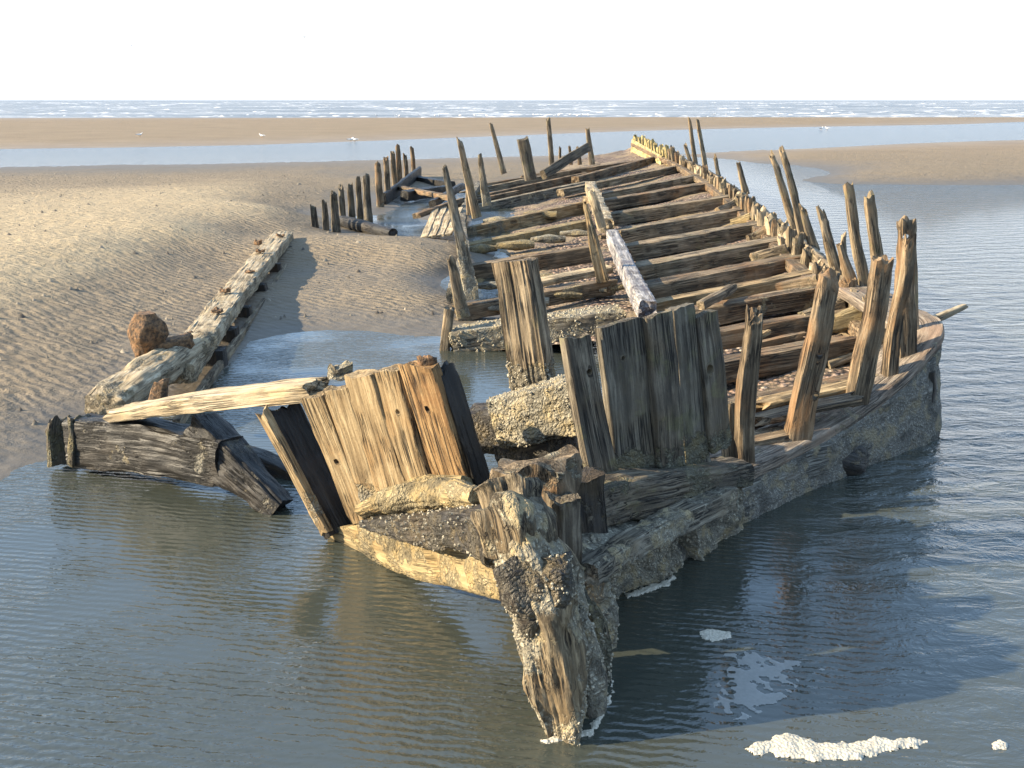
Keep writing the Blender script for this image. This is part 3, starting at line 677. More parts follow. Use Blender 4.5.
post((889, 345), (868, 188), 15, 9.4, 'grey', 'rib', 12, .75, .06)
post((840, 285), (818, 198), 15, 11.2, 'grey', 'rib', 12, .55, .12)
post((844, 282), (844, 228), 9, 10.9, 'grey', 'rib', 8, .6, .08)
post((858, 300), (838, 238), 14, 10.4, 'brown', 'rib', 12, .6, .10)
post((799, 240), (769, 147), 10, 14.2, 'grey', 'rib', 9, .6, .12)
post((806, 245), (780, 142), 11, 13.8, 'grey', 'rib', 9, .55, .12)
post((815, 252), (800, 200), 11, 13.2, 'grey', 'rib', 9, .6, .1)
post((746, 195), (737, 158), 8, 20.5, 'grey', 'rib', 8, .6, .1)
post((696, 168), (689, 116), 5.5, 29.5, 'grey', 'rib', 5, .65, .12)
post((706, 170), (697, 117), 5.5, 28.6, 'grey', 'rib', 5, .65, .12)
post((691, 164), (684, 141), 5, 31, 'grey', 'rib', 5, .7, .1)
post((719, 178), (714, 153), 5, 25.5, 'grey', 'rib', 5, .7, .1)
# the low broken ribs along the starboard side
rg = random.Random(11)
nr = 62
for i in range(nr):
    t = .12 + .88 * (i / (nr - 1)) ** .78
    s = along(t); hgt = rg.uniform(.03, .24) + (.12 if i > 44 else 0); wv = rg.uniform(.12, .19)
    b = s + Vector((-.17 + rg.uniform(-.03, .03), 0, -.55)); tp = s + Vector((-.20 - .25 * hgt + rg.uniform(-.05, .05), rg.uniform(-.06, .06), hgt))
    timber('rib', [b, tp], [wv, wv * rg.uniform(.5, .9)], .15, rg.choice(('grey', 'pale', 'grey', 'brown')) if i < 48 else 'sunlit_stern', wreck, face=(-1, -.2, 0), jag1=.10, jag0=0, lump=1.8,
           crust=(lambda p, t: .25 + .4 * N((p.x * 4, p.y * 4, p.z * 4))) if i < 40 else None)
# inner planks of the starboard side near the stern, low sunlight put into their colour
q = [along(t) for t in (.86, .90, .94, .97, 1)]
sheet('hull_planking', [(p + Vector((-.42, 0, -.75)), p + Vector((-.36, 0, -.10 + .1 * i / 4))) for i, p in enumerate(q)], .06, 'sunlit_stern', wreck, rows=6, lump=.02, resx=.15, inward=(1, 0, 0), seam=.25)

# --- deck beams from the hatch to the starboard side: pixels of the front top edge, face height in pixels
def beam(a, b, hpx, mat='brown', wd=.26, dz=0.0, dz1=None, sag=0.0, hr=None, **kw):
    A, Bp = PD(*a, dz), PD(*b, dz if dz1 is None else dz1); h = W((A + Bp) / 2, hpx) if hr is None else hr
    o_ = Vector((0, wd / 2, -h / 2)); mid = (A + Bp) / 2 + Vector((0, 0, -sag))
    return T('deck_beam', [A + o_, mid + o_, Bp + o_], wd, h, mat, face=(0, -.13, 1), **kw) if False else \
        T('deck_beam', [A + o_, mid + o_, Bp + o_], h, wd, mat, face=(0.05, -1, 0), **{**dict(rough=.9, lump=.35, jag0=.05, jag1=.08, edge=.45, bend=.002, rnd=.035), **kw})
cb_ = lambda p, t: .15 + .5 * ss(.6, 1, t) + .3 * N((p.x * 3, p.y * 3, p.z * 3))
beam((575, 177), (668, 153), 8, 'brown', .3)
beam((560, 190), (690, 163), 7, 'grey', .3)
beam((585, 197), (712, 172), 7, 'grey', .32)
beam((600, 201), (724, 180), 11, 'brown', .42)
beam((604, 215), (750, 193), 13, 'grey', .38)
beam((616, 231), (767, 205), 15, 'grey', .38)
beam((624, 247), (783, 219), 16, 'grey', .38)
beam((630, 268), (803, 235), 19, 'grey', .38)
beam((636, 288), (820, 253), 21, 'brown', .36, crust=cb_)
beam((640, 306), (834, 268), 13, 'warm', .22)
beam((650, 318), (842, 284), 20, 'brown', .24, crust=cb_)
beam((690, 337), (866, 307), 20, 'brown', .2)
beam((700, 367), (860, 337), 24, 'brown', .24, dz=-.03)
beam((715, 412), (872, 378), 24, 'brown', .25, dz=-.08, crust=.3)
beam((725, 448), (800, 432), 22, 'brown', .25, dz=-.14, crust=.3)
# side-deck boards between the last beam and the rail
for i, (a, b) in enumerate((((748, 422), (866, 396)), ((750, 406), (872, 380)))):
    A, Bp = PD(*a, -.08), PD(*b, -.05); T('deck_plank', [A, Bp], .05, .2, 'warm' if i else 'brown', face=(0, -1, 0), rough=1.4, lump=.8, jag0=.1, jag1=.1)
# beam-end stubs and broken bits by the starboard ribs
rg = random.Random(5)
for i in range(7):
    t = .15 + .5 * i / 7; s = along(t); a = s + Vector((-.75 - rg.random() * .3, rg.uniform(-.2, .2), -.28)); b = s + Vector((-.28, rg.uniform(-.1, .3), -.12))
    T('lodging_knee', [a.lerp(b, .3), b], [.14, .2], [.14, .2], rg.choice(('grey', 'brown', 'silt')), face=(-.5, -.8, 0), lump=1.8, rnd=.14, jag1=.04, crust=.25)

# --- hatch: coamings, beams, stanchions
C0 = [PD(648, 312, .06), PD(632, 280, .06), PD(612, 236, .07), PD(600, 212, .07), PD(590, 190, .07)]
T('hatch_coaming', C0[:3], [.20, .20, .20], .24, 'white', face=(0, 0, 1), rough=.8, lump=.4, edge=.4, bend=0, jag0=.06, jag1=.08, res=.022)
T('hatch_coaming', [PD(606, 226, .10), PD(597, 203, .12), PD(590, 186, .14)], .28, .26, 'pale', face=(0, 0, 1), lump=1.6, jag0=.05, jag1=.1, crust=.3)
L0 = [PD(447, 350, -.05), PD(461, 300, -.02), PD(470, 262, 0), PD(466, 225, .02), PD(472, 205, .02), PD(482, 186, .02)]
T('hatch_coaming', [p + Vector((-.1, 0, .06)) for p in L0[1:]], .20, .22, 'crust', face=(0, 0, 1), lump=.9, rough=1.3, crust=lambda p, t: .25 + .5 * N((p.x * 3, p.y * 3, 0)), bend=0)
A, Bp = PY(444, 357, 11.15), PY(450, 306, 11.15)
T('coaming_end', [A, Bp], .12, .14, 'grey', jag1=.03)
hb = dict(wd=.24, crust=None)
o = beam((447, 333), (632, 309), 25, 'crust', .42, crust=lambda p, t: .5 + .4 * N((p.x * 5, p.y * 5, p.z * 5)), res=.022)
barnacles(o, 1300, .4, .008, .018, 5)
beam((452, 308), (618, 279), 16, 'brown', .20, crust=lambda p, t: .2 + .5 * N((p.x * 4, p.y * 4, 0)))
beam((462, 267), (596, 246), 33, 'brown', .26)
beam((460, 246), (592, 220), 14, 'silt', .35, dz=-.10, crust=.45)
beam((462, 229), (588, 201), 27, 'warm', .24, crust=lambda p, t: .5 - .6 * t + .4 * N((p.x * 4, p.y * 4, 0)))
o = beam((466, 207), (588, 181), 22, 'crust', .26, holes=[(PY(519, 202, 19.5), (0, 1, 0), .17)], crust=lambda p, t: .3 + .5 * N((p.x * 3, p.y * 3, 0)))
beam((430, 206), (588, 172), 8, 'brown', .22)
beam((412, 212), (520, 190), 7, 'brown', .2, dz=.05)
beam((440, 196), (600, 164), 8, 'grey', .24)
beam((480, 184), (652, 158), 7, 'brown', .24)
beam((520, 176), (640, 160), 6, 'brown', .24)
# encrusted clumps and broken timber lying between the beams
rg = random.Random(17)
def clump(px, py, r_, mt, dz=-.12):
    p = PD(px, py, dz)
    T('rubble', [p + Vector((-r_ * 1.6, rg.uniform(-.05, .05), 0)), p + Vector((0, 0, r_ * .1)), p + Vector((r_ * 1.6, rg.uniform(-.05, .05), .02))], [r_ * .5, r_ * .8, r_ * .5], [r_ * .8, r_ * 1.1, r_ * .8], mt, lump=6, rnd=.35, crust=.6, jag0=0, jag1=0)
for px, py, r_, mt in ((505, 308, .14, 'crust'), (530, 302, .16, 'crust'), (560, 297, .18, 'silt'), (590, 291, .14, 'crust'), (612, 288, .12, 'silt'), (490, 286, .14, 'crust'), (545, 278, .15, 'silt'),
                       (480, 250, .2, 'silt'), (515, 246, .22, 'silt'), (548, 240, .2, 'crust'), (575, 234, .18, 'crust'), (500, 222, .24, 'crust'), (540, 216, .24, 'silt'),
                       (790, 258, .15, 'warm'), (800, 282, .13, 'crust'), (830, 292, .12, 'silt'), (840, 330, .1, 'crust'), (800, 350, .1, 'crust')):
    clump(px, py, r_, mt)
for i in range(15):
    t = rg.random() ** 1.3; px = 640 + 190 * rg.random() - 70 * t; py = 350 - 150 * t
    p = PD(px, py, -.10); an = rg.uniform(-.5, .5) + (1.57 if rg.random() < .3 else 0); L_ = rg.uniform(.25, .8)
    q = p + Vector((math.cos(an) * L_, math.sin(an) * L_, rg.uniform(-.02, .12)))
    if p.x + L_ > np.interp(p.y, [v.y for v in sheer], [v.x for v in sheer]) - .25: continue
    T('broken_timber', [p, q], rg.uniform(.05, .12), rg.uniform(.05, .12), rg.choice(('grey', 'brown', 'pale', 'warm', 'slate')), lump=1.5, jag0=.06, jag1=.08)
# silted floor ledge in the hatch
A, Bp = PD(500, 290, -.12), PD(612, 268, -.10)
T('hatch_ledge', [A, Bp], .10, .36, 'pale', face=(0, -1, 0), lump=1.5, crust=.2)
# stanchions on the port coaming
bc = lambda a: (lambda p, t: a * (1 - t * 1.5) + .25 * N((p.x * 7, p.y * 7, p.z * 7)))
post((472, 300), (444, 165), 18, 12.6, 'crust', 'stanchion', 13, .36, .08, extra=[(464, 255), (454, 210)], crust=bc(.9), lump=1.6)
post((464, 318), (449, 250), 16, 11.9, 'grey', 'stanchion', 11, .6, .12, crust=bc(.6), lump=1.6)
post((477, 218), (458, 133), 12, 21, 'grey', 'stanchion', 10, .5, .12)
post((470, 215), (466, 160), 8, 22, 'grey', 'stanchion', 8, .5, .12)
post((487, 206), (479, 150), 11, 23, 'crust', 'stanchion', 10, .45, .12, crust=bc(.9))
post((504, 174), (490, 120), 7, 30, 'grey', 'stanchion', 6, .55, .1)
post((531, 180), (522, 137), 14, 27, 'slate', 'stanchion', 12, .95, .05)
post((552, 168), (548, 116), 6.5, 31, 'grey', 'stanchion', 6, .75, .1)
post((592, 165), (587, 126), 7, 33, 'grey', 'stanchion', 6, .65, .1)
post((560, 168), (560, 146), 4, 33, 'brown', 'stanchion', 4, .7, .1)
post((571, 165), (569, 144), 4, 34, 'brown', 'stanchion', 4, .7, .1)
post((580, 165), (577, 145), 5, 34, 'brown', 'stanchion', 4, .7, .1)
post((603, 282), (583, 192), 14, 12.9, 'warm', 'stanchion', 12, .45, .22, crust=bc(.3), face=(-.5, -.8, 0))
post((602, 228), (590, 186), 11, 17.5, 'pale', 'stanchion', 10, .7, .10)

# --- forward: thick post, barnacled block, stem
A, Bp = PY(536, 396, 6.75), PY(514, 258, 6.85)
o = T('bitt_post', [A, Bp], [.30, .285], .20, 'grey', face=(-.42, -.9, 0), rough=2.0, lump=.6, jag1=.02, res=.010, crust=low(.9, 1.15, .7), edge=.6)
barnacles(o, 260, .35, .008, .016, 9)
A, Bp = PY(503, 424, 6.45), PY(588, 406, 6.2)
o = T('barnacled_block', [A + Vector((0, .15, -.02)), Bp + Vector((0, .15, -.02))], [.36, .40], .34, 'crust', face=(-.2, -.95, .1), lump=.9, crust=.7, res=.014, rnd=.08, jag0=.0, jag1=.0)
barnacles(o, 900, .3, .005, .011, 10)
T('block_footing', [A + Vector((0.05, .2, -.4)), Bp + Vector((0, .2, -.4))], .5, .36, 'mussel', face=(-.2, -.95, .1), lump=2, crust=.5, res=.02)
A, Bp = PY(474, 430, 6.75), PY(515, 424, 6.7)
T('barnacled_block', [A, Bp], .34, .3, 'mussel', face=(-.2, -.95, .1), lump=2.2, crust=.45, res=.018, rnd=.3)
# apron timbers behind the stem
T('apron', [PY(540, 560, 4.75), PY(533, 450, 4.75)], [.36, .40], .30, 'brown', face=(-.3, -.95, 0), lump=5.5, crust=lambda p, t: .3 + .6 * N((p.x * 6, p.y * 6, p.z * 6)), res=.013, jag1=.06)
T('apron', [PY(562, 566, 4.6), PY(561, 490, 4.6)], .15, .2, 'slate', face=(.5, -.85, 0), lump=3.0, crust=.2, res=.014, jag1=.03)
T('apron', [PY(590, 560, 5.0), PY(580, 470, 5.0)], .22, .2, 'mussel', face=(.5, -.85, 0), lump=3.5, crust=.3, res=.014, jag1=.04)
# the stem itself
sp = [PY(572, 790, 3.95), PY(566, 720, 3.98), PY(556, 660, 4.05), PY(545, 600, 4.12), PY(530, 550, 4.2), PY(516, 512, 4.3), PY(510, 478, 4.4)]
sc = lambda p, t: 0.53 + .7 * N((p.x * 5, p.y * 5, p.z * 2.5)) if t < .72 else .15 + .5 * N((p.x * 6, p.y * 6, p.z * 6))
stem = T('stem_post', sp, [.15, .19, .26, .30, .28, .25, .26], [.30, .32, .36, .40, .36, .28, .24], 'stem', face=(-.25, -.97, 0), lump=4.2, rough=1.8, crust=sc, res=.011, jag1=.03, rnd=.15, bend=0, edge=2.0)
barnacles(stem, 1300, .5, .004, .009, 21, keep=lambda c: c.z < .62)
mz = T('mussel_band', [PY(552, 640, 4.0), PY(541, 592, 4.03), PY(528, 548, 4.10)], [.18, .30, .34], [.16, .24, .24], 'mussel', face=(-.1, -1, .1), lump=5.0, crust=.55, res=.011, rnd=.3, jag1=.05, jag0=.08)
barnacles(mz, 500, .2, .004, .009, 22, 'barnacle')
T('stem_head', [PY(520, 556, 4.15), PY(514, 520, 4.2), PY(512, 496, 4.28)], [.24, .28, .24], [.24, .26, .22], 'stem', face=(-.45, -.9, 0), lump=6.0, rnd=.22, crust=lambda p, t: .42 + .6 * N((p.x * 6, p.y * 6, p.z * 6)), res=.011)
# encrusted deadwood on the starboard flank of the stem
for (b, t_, Y, wv, mm) in (((583, 712), (570, 600), 4.16, .16, 'crust'), ((591, 680), (580, 590), 4.40, .14, 'slate'), ((594, 640), (588, 575), 4.72, .15, 'crust')):
    B0, T0 = PY(*b, Y), PY(*t_, Y); B0.z = -.15
    o = T('deadwood', [B0, (B0 + T0) / 2 + Vector((.03, 0, 0)), T0], [wv * 1.1, wv, wv * .6], [.26, .24, .2], mm, face=(.5, -.86, 0), lump=6.0, crust=.6, res=.014, rnd=.3)
    barnacles(o, 420, .4, .004, .010, b[0])

# --- port bow
kq = dict(rough=.55, lump=.7, res=.011, jag0=.02)
def qplank(tl, tr, bl, br, Y0, Y1, mat, **k2): return plank(tl, tr, bl, br, Y0, Y1, mat, k2.pop('thick', .12), **{**kq, **k2})
lc = low(.35, .55, .6)
qplank((303, 396), (328, 390), (357, 528), (376, 516), 6.02, 5.92, 'warm', jag1=.012, holes=[(341, 458, .018)])
qplank((326, 388), (352, 376), (372, 515), (388, 505), 5.92, 5.80, 'warm', jag1=.03, crust=lc)
qplank((348, 374), (378, 368), (384, 512), (420, 500), 5.82, 5.66, 'warm', jag1=.02, crust=lc)
qplank((376, 369), (403, 363), (414, 502), (444, 494), 5.70, 5.54, 'warm', jag1=.02, crust=lc, holes=[(407, 407, .016)])
qplank((400, 363), (434, 355), (440, 494), (478, 488), 5.54, 5.36, 'rustwood', jag1=.03, holes=[(432, 406, .017)], thick=.085)
A, Bp = PY(478, 490, 5.36), PY(436, 360, 5.42)
T('bow_frame', [A + Vector((.03, .02, 0)), Bp + Vector((.03, .02, 0))], .06, .12, 'dark', face=(-.8, -.55, 0), lump=1.4, res=.014)
A, Bp = PY(425, 366, 5.50), PY(445, 372, 5.42)
T('knob', [PY(428, 372, 5.46), PY(427, 352, 5.46)], .12, .12, 'rust', rnd=.4, lump=2, res=.012)
T('knob', [PY(341, 380, 6.1), PY(341, 358, 6.1)], .16, .14, 'crust', rnd=.4, lump=2, res=.014, crust=.6)
# diagonal frame and rail plank
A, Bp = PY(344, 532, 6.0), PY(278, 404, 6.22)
T('bow_frame', [A, Bp], .10, .26, 'dark', face=(-.78, -.6, 0), rough=1.4, res=.012, lump=.8)  # shaded wide face of the frame, put in as black wet timber
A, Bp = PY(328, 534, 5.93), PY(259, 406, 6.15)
T('bow_frame', [A, Bp], .11, .06, 'warm', face=(-.78, -.6, 0), rough=1.4, res=.010, lump=.8, crust=lambda p, t: .4 - .5 * t + .3 * N((p.x * 6, p.y * 6, p.z * 6)))  # sunlit narrow face of the same frame, put in as a paler strip
# silted strakes between the planks and the stem
A = [PY(322, 528, 6.05), PY(385, 522, 5.6), PY(440, 515, 5.15), PY(492, 522, 4.55)]
Bt = [PY(330, 536, 6.0), PY(400, 566, 5.4), PY(450, 578, 4.95), PY(502, 592, 4.4)]
sheet('hull_planking', [(b - Vector((0, 0, .06)), a) for a, b in zip(A, Bt)], .12, 'silt', wreck, rows=14, lump=.03, resx=.02, inward=(.8, .55, 0), crust=lambda p, t, r: .5 + .5 * N((p.x * 4, p.y * 4, p.z * 4)), seam=.3)
o = T('breasthook', [PY(366, 522, 5.66), PY(420, 528, 5.15), PY(468, 528, 4.7), PY(502, 536, 4.35)], [.05, .16, .22, .30], [.12, .2, .2, .2], 'mussel', face=(-.7, -.7, .0), lump=2.2, res=.012, crust=.45, rnd=.2, bend=0)
barnacles(o, 500, .2, .005, .011, 31)
for pp, wv, dv, sd_ in (([PY(372, 514, 5.70), PY(410, 502, 5.48), PY(455, 497, 5.22), PY(492, 505, 4.75)], [.10, .16, .18, .12], .30, 0), ([PY(388, 500, 5.72), PY(425, 488, 5.52), PY(470, 484, 5.32)], [.08, .13, .08], .20, 1)):
    T('silted_ledge', pp, wv, dv, 'silt', face=(-.5, -.6, .6), lump=3.5, rough=1.4, res=.013, crust=lambda p, t: .62 + .5 * N((p.x * 6, p.y * 6, p.z * 6)), rnd=.3, bend=0, jag0=.0, jag1=.0)
# small loose board lying on the beams
A, Bp = PD(700, 306, .10), PD(734, 287, .10)
o = timber('loose_board', [A, Bp], .10, .09, 'grey', None, jag1=.04); rebase(o)
tag(o, 'short loose grey board lying across the deck beams behind the upright starboard bow planks', 'board')
A, Bp = PD(790, 396, .04), PD(862, 350, .10)
# spar sticking out over the starboard rail
A, Bp = PY(826, 366, 8.7), PY(968, 305, 9.3)
o = timber('driftwood_spar', [A, A.lerp(Bp, .5), Bp], [.10, .10, .06], [.09, .09, .06], 'pale', None, rnd=.35, lump=1.5, jag1=.05); rebase(o)
tag(o, 'pale broken spar sticking out over the starboard rail beyond the tall ribs', 'spar')
A, Bp = PY(543, 175, 29), PY(588, 147, 31)
o = timber('leaning_spar', [A, Bp], .28, .2, 'slate', None); rebase(o)
tag(o, 'dark spar leaning at a slant against a thin post far back on deck', 'spar')

# --- shingle and sand lying in the hull
xs, V, Fc = 46, [], []
ys = np.geomspace(6.3, 46, 170)
ctl_y = [6.3, 7.5, 9.5, 10.8, 11.2, 16, 22, 30, 40, 46]; ctl_l = [1.3, 1.1, 1.05, 1.0, -.95, -1.1, -1.5, -1.9, 1.0, 4.0]
shy = [p.y for p in sheer]; shx = [p.x for p in sheer]
bowy = [5.0, 5.6, 6.25, 6.75, 7.3, 7.75, 8.2]; bowx = [PY(*r).x for r in (rl[0], rl[2], rl[4], rl[5], rl[6], rl[7], rl[8])]
for y in ys:
    l = np.interp(y, ctl_y, ctl_l); r = (np.interp(y, bowy, bowx) if y < 8.2 else np.interp(y, shy, shx)) - .16
    for i in range(xs):
        x = l + (r - l) * i / (xs - 1)
        z = zdeck(x, y) - .27 + .05 * N((x * 1.3, y * 1.3, 0)) + .02 * N((x * 6, y * 6, 2)) + .10 * ss(.8, 1, i / xs)
        if y < 7.6: z -= .18 * (1 - ss(6.6, 7.8, y))
        V.append((x, y, z))
for j in range(len(ys) - 1):
    for i in range(xs - 1): Fc.append((j * xs + i, j * xs + i + 1, (j + 1) * xs + i + 1, (j + 1) * xs + i))
tag(link('shingle', mesh_from('shingle', V, Fc), 'shingle'), kind='structure')

# ------------------------------------------------------------------ fallen black timber on the port bow
ft = empty('fallen_timber', (-2.6, 7.0, 0), 'thick black fallen timber lying in the pool under the pale plank', 'timber')
A, Bp = PY(78, 440, 7.3), PY(236, 462, 6.7)
timber('baulk', [A, A.lerp(Bp, .5) + Vector((0, 0, .02)), Bp], [.40, .40, .34], .30, 'dark', ft, face=(-.35, -.92, .1), lump=1.4, rough=1.3, res=.014, crust=lambda p, t: .12 + .45 * N((p.x * 4, p.y * 4, p.z * 4)))
o = timber('end_plate', [PY(62, 466, 7.32), PY(62, 414, 7.38)], [.05, .05], .26, 'slate', ft, face=(-.35, -.92, .1), res=.014, crust=.4)
timber('end_plate', [PY(84, 466, 7.22), PY(84, 412, 7.28)], [.05, .05], .30, 'slate', ft, face=(-.35, -.92, .1), res=.014, crust=.4)
A, Bp = PY(196, 432, 6.9), PY(286, 510, 6.45)
timber('arm', [A, A.lerp(Bp, .5), Bp], [.36, .26, .14], [.3, .26, .2], 'dark', ft, face=(-.2, -.95, .1), lump=1.8, res=.014, crust=.25)
A, Bp = PY(230, 455, 7.4), PY(300, 478, 7.1)
timber('arm', [A, Bp], [.22, .15], .2, 'dark', ft, lump=1.8, res=.018)
A, Bp = PY(112, 414, 7.15), PY(324, 388, 6.1)
rp = timber('rail_plank', [A, A.lerp(Bp, .5) + Vector((0, 0, .01)), Bp], [.09, .13, .12], .26, 'pale', None, face=(-.35, -.9, 0), rough=1.4, lump=.8, res=.012, jag0=.12, jag1=.06); rebase(rp)
tag(rp, 'long pale plank spanning from the port bow planks to the black fallen timber', 'plank')

# ------------------------------------------------------------------ long port timber on the sand
lt = empty('long_timber', (-3.5, 12.5, .1), 'long pale beam lying on the sand with a rusty bollard at its near end', 'timber')
def lp(px, py, z): return PZ(px, py, z)
A, m1, Bp = lp(176, 375, .25), lp(232, 298, .27), lp(283, 236, .33)
timber('beam', [A, m1, Bp], .20, [.36, .36, .40], 'pale', lt, face=(1, 0.1, 0), rough=1.6, lump=.6, res=.020, crust=lambda p, t: .22 + .3 * N((p.x * 5, p.y * 5, p.z * 5)), bend=0)
timber('side_plank', [A + Vector((.28, -.9, -.22)), m1 + Vector((.30, 0, -.22)), Bp + Vector((.26, 0, -.22))], [.12, .11, .10], .07, 'grey', lt, face=(1, .1, 0), res=.02, bend=0)
A, Bp = lp(104, 408, .26), lp(205, 340, .38)
timber('log_butt', [A, A.lerp(Bp, .5) + Vector((0, 0, .03)), Bp], [.24, .28, .20], [.40, .38, .32], 'pale', lt, face=(.8, .5, 0), lump=2.6, rnd=.25, res=.016, crust=lambda p, t: .35 + .4 * N((p.x * 5, p.y * 5, p.z * 5)))
o = timber('iron_fitting', [PY(158, 404, 7.95), PY(162, 376, 8.0)], [.16, .13], .12, 'rust', lt, rnd=.4, lump=3, res=.014)
Y = 9.3
b = timber('bollard', [PY(146, 360, Y), PY(146, 348, Y), PY(145, 336, Y), PY(145, 324, Y), PY(144, 313, Y)], [.20, .28, .36, .33, .14], [.20, .28, .34, .32, .14], 'rust', lt, rnd=.49, lump=4.5, res=.012, jag0=0, jag1=0)
timber('bollard_base', [PY(140, 352, Y), PY(196, 340, Y + .2)], [.14, .16], .26, 'rust', lt, rnd=.35, lump=2.6, res=.018)
A0, m0, B0_ = lp(176, 375, .25), lp(232, 298, .27), lp(283, 236, .33)
for i in range(6):
    t = .18 + .15 * i; p = path_sample([A0, m0, B0_], t)
    timber('support', [p + Vector((.10, 0, -.06)), p + Vector((.14, 0, -.55))], .34, .2, 'dark', lt, lump=1.6, res=.03)
    timber('bolt', [p + Vector((-.05 + .1 * (i % 2), 0, .10)), p + Vector((-.05 + .1 * (i % 2), 0, .19 if i % 3 else .16))], .14, .12, 'rust', lt, rnd=.4, res=.02, lump=3)
timber('bolt', [PY(258, 246, 17.2), PY(258, 238, 17.2)], .14, .13, 'rust', lt, rnd=.4, res=.03, lump=2)

# ------------------------------------------------------------------ port stakes standing in the sand
nearS = [(313, 203, 229, 8), (324, 197, 230, 7), (334, 189, 231, 9), (341, 183, 222, 7), (350, 180, 221, 7.5), (358, 175, 222, 7), (366, 170, 223, 9)]
farS = [(378, 160, 206, 8), (386, 154, 200, 6.5), (393, 150, 194, 6), (398, 143, 187, 6), (405, 151, 182, 5), (412, 145, 177, 5)]
ORD = ['first', 'second', 'third', 'fourth', 'fifth', 'sixth', 'seventh']
cnt = {6: 'last'}
for row, L, nm, gp in ((0, nearS, 'nearer', 'nearer row of dark stakes on the port side'), (1, farS, 'farther', 'farther row of dark stakes on the port side')):
    for i, (px, ty, by, wpx) in enumerate(L):
        g = PZ(px + 3, by, .05); Y = g.y
        Bq, Tq = PY(px + 2.5, by, Y) - Vector((0, 0, .12)), PY(px - .5, ty, Y)
        wv = W(Bq, wpx)
        o = timber('wooden_stake', [Bq, Tq], [wv, wv * .75], [wv, wv * .7], 'slate' if row == 0 else 'brown', None, face=(.25, -.96, 0), jag1=.12, lump=1.7, rough=1.4, crust=(lambda p, t: .6 - t * 1.4)); rebase(o)
        lab = '%s stake from the left in the %s row of dark stakes in the sand' % (ORD[i], nm)
        tag(o, lab, 'stake', gp)
def loose(name, a, b, Ya, Yb, wv, dv, mat, label, cat, **k2):
    o = timber(name, [PY(*a, Ya), PY(*b, Yb)], wv, dv, mat, None, **k2); rebase(o); return tag(o, label, cat)
loose('fallen_log', (342, 221), (394, 235), 22.6, 20.6, .26, .24, 'dark', 'dark round log lying at the foot of the nearer stakes beside the small pool', 'log', rnd=.35)
loose('fallen_plank', (384, 203), (420, 174), 27.5, 36, .55, .12, 'dark', 'dark plank standing on edge at the foot of the farther stakes', 'plank', face=(-.6, -.8, 0))
loose('fallen_plank', (400, 188), (452, 198), 30, 26, .14, .2, 'brown', 'thin brown plank lying crosswise right of the farther stakes', 'plank')
loose('fallen_plank', (416, 180), (452, 186), 35, 32, .3, .3, 'dark', 'black plank lying farthest back behind the farther stakes', 'plank')
loose('fallen_plank', (416, 216), (462, 200), 22.5, 24.5, .12, .22, 'brown', 'brown plank slanting up beside the small pool to the deck edge', 'plank')
loose('fallen_plank', (404, 196), (446, 190), 28, 31, .3, .25, 'dark', 'black plank lying flat in front of the farthest black plank', 'plank')
loose('fallen_plank', (432, 204), (462, 186), 26, 30, .2, .2, 'dark', 'short dark plank slanting toward the thin posts at the deck edge', 'plank')
# slatted boards sloping into the small pool
sl = empty('slatted_boards', (-1.7, 21.5, 0), 'pale slatted boards sloping down to the small pool by the port coaming', 'boards')
for i in range(4):
    timber('board', [PY(424 + i * 8, 238 - i, 20.2), PY(436 + i * 8, 208, 23.4)], .16, .05, 'pale', sl, face=(-.2, -.4, .9), lump=1.2)

# ------------------------------------------------------------------ foam on the water
def foam_mesh(name, poly, hgt, seed, lace=0.0):
    """a lumpy raft of foam from an outline on the water (world xy)"""
    xsn = np.array(poly); mn, mx = xsn.min(0), xsn.max(0); st = max(.006, (mx - mn).max() / 110)
    nx, ny = int((mx[0] - mn[0]) / st) + 3, int((mx[1] - mn[1]) / st) + 3
    def sd(x, y):
        d = 1e9; ins = False; n = len(poly)
        for i in range(n):
            ax, ay = poly[i]; bx, by = poly[(i + 1) % n]
            if (ay > y) != (by > y) and x < (bx - ax) * (y - ay) / (by - ay) + ax: ins = not ins
            ex, ey = bx - ax, by - ay; t = min(1, max(0, ((x - ax) * ex + (y - ay) * ey) / (ex * ex + ey * ey + 1e-12)))
            d = min(d, math.hypot(x - ax - ex * t, y - ay - ey * t))
        return d if ins else -d
    ids, V, Fc = {}, [], []
    for i in range(nx):
        for j in range(ny):
            x, y = mn[0] + (i - 1) * st, mn[1] + (j - 1) * st
            d = sd(x, y) + .018 * N((x * 22 + seed, y * 22, 0)) + .010 * N((x * 60, y * 60, seed))
            if lace: d -= lace * max(0, .9 * N((x * 9 + seed, y * 9, 5)) + .7 * N((x * 24, y * 24, seed)) + .12)
            if d > -st:
                z = hgt * (min(1, max(0, d) / (hgt * 1.5)) ** .5) * (.85 + .5 * N((x * 14, y * 14, seed)) + .08 * N((x * 55, y * 55, seed))) - .001
                ids[(i, j)] = len(V); V.append((x, y, max(z, -.004)))
    for (i, j) in list(ids):
        q = [(i, j), (i + 1, j), (i + 1, j + 1), (i, j + 1)]
        if all(a in ids for a in q): Fc.append(tuple(ids[a] for a in q))
    return mesh_from(name, V, Fc)
def foam(pix, hgt, label, seed, lace=0.0):
    poly = [tuple(PZ(a, b, .01).xy) for a, b in pix]
    o = link('foam_patch', foam_mesh('foam_patch', poly, hgt, seed, lace), 'film' if lace else 'foam'); rebase(o)
    return tag(o, label, 'foam', 'foam patches floating on the water')
foam([(745, 748), (752, 742), (770, 738), (785, 731), (800, 735), (818, 740), (840, 742), (862, 740), (876, 734), (890, 738), (915, 735), (926, 740), (918, 746), (895, 748), (880, 751), (860, 758), (835, 757), (815, 760), (795, 756), (780, 757), (770, 750), (755, 753)], .015,
     'largest lumpy cream raft of foam floating lowest in front of the wreck', 1)
